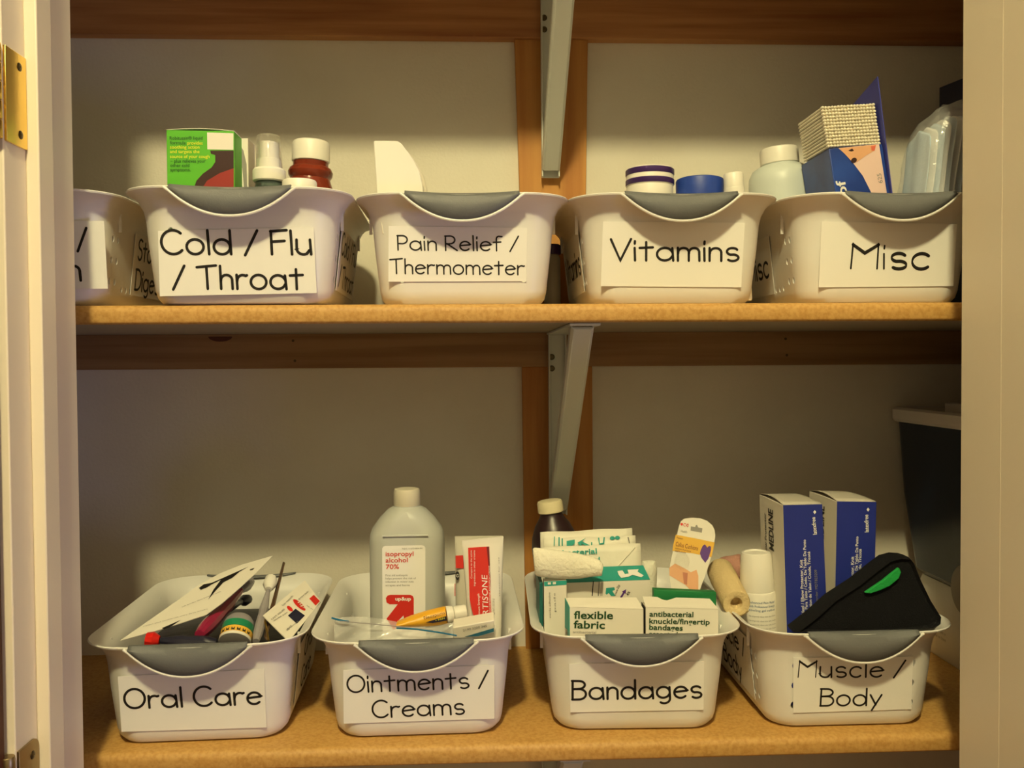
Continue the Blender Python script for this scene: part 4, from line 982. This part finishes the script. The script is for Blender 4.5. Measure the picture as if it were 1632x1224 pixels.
def tall_box(label, Y, tl, tr, bl, br, depth, lw, lines_dx, second):
    pl = front(Y); a, b = pl.px(*tl), pl.px(*tr); k = (a.z-FLO)/(a.z-pl.px(*bl).z)
    d_ = a+(pl.px(*bl)-a)*k; k2 = (b.z-FLO)/(b.z-pl.px(*br).z); c_ = b+(pl.px(*br)-b)*k2
    f = [a, b, c_, d_]; t = root_from('protector_box', label, 'box', f, 'blue and white heel protector boxes')
    dv = Vector((.0, depth, 0))
    obj('box', MB().hexa(f, [p+dv for p in f]), CARD, t, bevel=.0006)
    obj('front_panel', MB().hexa([p+Vector((0, -.0005, 0)) for p in f], [p+Vector((0, -.00005, 0)) for p in f]), BLUE, t, smooth=False, label='royal blue front panel')
    rows = [[a+(b-a)*(i/8)+Vector((0, .001+(depth-.002)*j/6, .0004+.004*math.sin(PI*j/6)*(1-i/12))) for i in range(9)] for j in range(7)]
    obj('lid_flap', MB().grid(rows), mat('grey_white_card', (196, 190, 178), .6), t, solid=.0006)
    return t, pl, a, d_, dv
for k, (lab, Y, q, dx, dy) in enumerate((('blue and white heel protector box standing beside the roll-on bottle', 1.002, ((1248, 805), (1310, 803.5), (1254, 1005), (1319, 1005)), 0, 0),
                            ('blue and white heel protector box standing behind the black wrap', 1.012, ((1334, 799), (1396.5, 800), (1330, 990), (1392, 990)), 84, -5))):
    t, pl, a, d_, dv = tall_box(lab, Y, *q, .085, 0, dx, k)
    tb, te = (0, 0) if k == 0 else (78, -4)
    sl = .03 if k == 0 else -.02
    def L(s, xb, yb, xt, yt, cp): return (s, (xb+tb, yb+te), (xt+tb, yt+te), cp)
    if k == 0:
        ls = [('latexfree', (1302, 851.5), (1299, 824), 6.2), ('Heel / Elbow Protector, Knit', (1282, 979), (1279, 892), 4.6), ('Protector Para Talón / Codo, De Tejido De Punto', (1288, 1000), (1284, 860), 4.2), ('Protection de Talon / Coude, Tricoté', (1294.5, 985), (1291, 879), 4.2)]
        fp = [('Reorder: MDT823209', (1304, 963), (1302, 908), 4)]
        dm = [(1298.5, 813), (1301, 816), (1298.5, 819.5), (1296, 816)]
    else:
        ls = [('latexfree', (1384.5, 848), (1383.5, 820), 6.2), ('Heel / Elbow Protector, Knit', (1360, 978), (1361, 887), 4.6), ('Protector Para Talón / Codo, De Tejido De Punto', (1365, 990), (1368, 855), 4.2), ('Protection de Talon / Coude, Tricoté', (1371, 985), (1373, 875), 4.2)]
        fp = [('Reorder: MDT823209', (1382, 960), (1382, 904), 4)]
        dm = [(1383.5, 809), (1386, 812), (1383.5, 815.5), (1381, 812)]
    print_px(t, pl, ls, PAPER, .015, e=.0010, label='white lettering')
    print_px(t, pl, fp, GREYP, 0, e=.0010)
    patch(t, pl, dm, PAPER, 'diamond_mark', e=.0010)
    # maker's mark on the white side wall
    ps = Plane(a, (-1, 0, 0)); ps = plane3(a, d_, a+dv)
    if ps.n.x > 0: ps.n = -ps.n
    xm = (1235 if k == 0 else 1317); ym = 858 if k == 0 else 850
    Lp = a+dv*.42+Vector((0, 0, -.062)); Lp.x = a.x+(d_.x-a.x)*.26
    Rp = a+dv*.42+Vector((0, 0, -.012)); Rp.x = a.x+(d_.x-a.x)*.05
    mb = MB(); text_mb(mb, 'MEDLINE', Lp+ps.n*.0004, Rp+ps.n*.0004, ps.n, .017, .02)
    Lq = a+dv*.72+Vector((0, 0, -.10)); Lq.x = a.x+(d_.x-a.x)*.42; Rq = a+dv*.72+Vector((0, 0, -.02)); Rq.x = a.x+(d_.x-a.x)*.09
    text_mb(mb, 'Heel / Elbow Protector', Lq+ps.n*.0004, Rq+ps.n*.0004, ps.n, .007, .01)
    obj('side_lettering', mb, INK, t, smooth=False, fix=False)
    m0 = a+dv*.30+Vector((0, 0, -.042)); m0.x = a.x+(d_.x-a.x)*.18
    st = []
    for i in range(8): st.append(m0+ps.n*.0004+Vector((0, (.010 if i % 2 else .003)*math.cos(i*PI/4), (.013 if i % 4 == 0 else .003 if i % 2 else .006)*math.sin(i*PI/4+PI/2))))
    obj('star_mark', MB().poly(st), INK, t, smooth=False, fix=False)
# black wrap with green flash
Yk = .953; pl = front(Yk)
out = [(1268, 1010), (1300, 985), (1330, 958), (1370, 932), (1400, 908), (1420, 893), (1437, 888.5), (1452, 889.5), (1458, 896), (1470, 925), (1486, 958), (1503, 985), (1502, 995), (1490, 1002), (1450, 1008), (1360, 1012)]
pts = [pl.px(*q) for q in out]
n_ = len(pts)
cen = sum(pts, Vector())/n_
rings = []
for dy, sc in ((.004, .90), (.0, .965), (.006, 1.0), (.020, 1.0), (.030, .985), (.034, .93)):
    rings.append([cen+(p-cen)*sc+Vector((0, dy, 0)) for p in pts])
t = root_from('black_wrap', 'black folded fabric brace with green flash on the front right of the Muscle / Body basket', 'brace', pts)
obj('fabric', MB().loft(rings), BLACKF, t)
gp = [(1378.6, 945), (1393, 935), (1408, 925), (1424, 912), (1433, 905), (1436.5, 912), (1433, 922), (1418.5, 934), (1403, 941), (1388, 946)]
obj('green_flash', MB().prism([P(x_, y_, Yk-.0012) for x_, y_ in gp], (0, .0045, 0)), mat('green_fabric', (22, 150, 66), .9, bump=(500, .5)), t, bevel=.0008)
# appliance with water tank at the far right
t = thing('water_flosser', 'white appliance with smoky blue water tank behind the Muscle / Body basket', 'appliance', (.70, 1.13, ZL))
TANK = mat('smoky_blue_plastic', (40, 52, 74), .18, trans=.25, ior=1.3); APW = mat('appliance_white', (222, 218, 212), .4)
def rb(x0, x1, y0, y1, r, zz):
    return [v+Vector(((x0+x1)/2, (y0+y1)/2, 0)) for v in rrect((x1-x0)/2, (y1-y0)/2, r, zz, 4, 6)]
obj('base', MB().loft([rb(.634, .77, 1.02, 1.23, .012, ZL), rb(.632, .772, 1.018, 1.232, .014, ZL+.004), rb(.630, .774, 1.016, 1.232, .016, ZL+.085), rb(.636, .768, 1.022, 1.228, .016, ZL+.103), rb(.66, .75, 1.04, 1.21, .012, ZL+.106)]), APW, t)
obj('tank', MB().loft([rb(.630, .76, 1.03, 1.22, .02, ZL+.107), rb(.622, .768, 1.025, 1.225, .022, ZL+.115), rb(.606, .784, 1.01, 1.230, .024, ZL+.22), rb(.598, .79, 1.003, 1.232, .026, ZL+.322)]), TANK, t)
obj('tank_rim', MB().loft([rb(.594, .794, 1.0, 1.236, .026, ZL+.321), rb(.591, .797, .997, 1.238, .028, ZL+.325), rb(.591, .797, .997, 1.238, .028, ZL+.338), rb(.595, .793, 1.001, 1.235, .026, ZL+.341), rb(.606, .782, 1.012, 1.224, .02, ZL+.336)]), APW, t)
obj('nozzle_tray', MB().box((.63, 1.06, ZL+.336), (.70, 1.15, ZL+.350)), APW, t, bevel=.002)
for k in range(3): obj('nozzle_tip', MB().lathe([(.006, 0), (.006, .010), (.003, .014)], (.645+k*.018, 1.10, ZL+.350), 14), (NAVY, GREYP, APW)[k], t)
M = Matrix.Rotation(-PI/2, 3, 'Y')
obj('dial', MB().lathe([(.034, 0), (.036, .002), (.036, .010), (.031, .015), (.012, .016)], (.6305, 1.075, ZL+.115), 40, M), mat('warm_grey_dial', (150, 142, 130), .45), t)
mb = MB(); nx_ = Vector((-1, 0, 0))
for i, s in enumerate(('Caution to reduce the risk', 'of electric shock do not', 'open read instructions', '', 'keep away from children', 'model and date on base')):
    if s: text_mb(mb, s, Vector((.6306, 1.205, ZL+.068-.008*i)), Vector((.6306, 1.145, ZL+.068-.008*i)), nx_, .0045, 0)
obj('lettering', mb, GREYP, t, smooth=False, fix=False)
for o in list(bpy.data.objects):
    if o.type == 'MESH' and 'cotton_swab' in o.name: o.data.update()
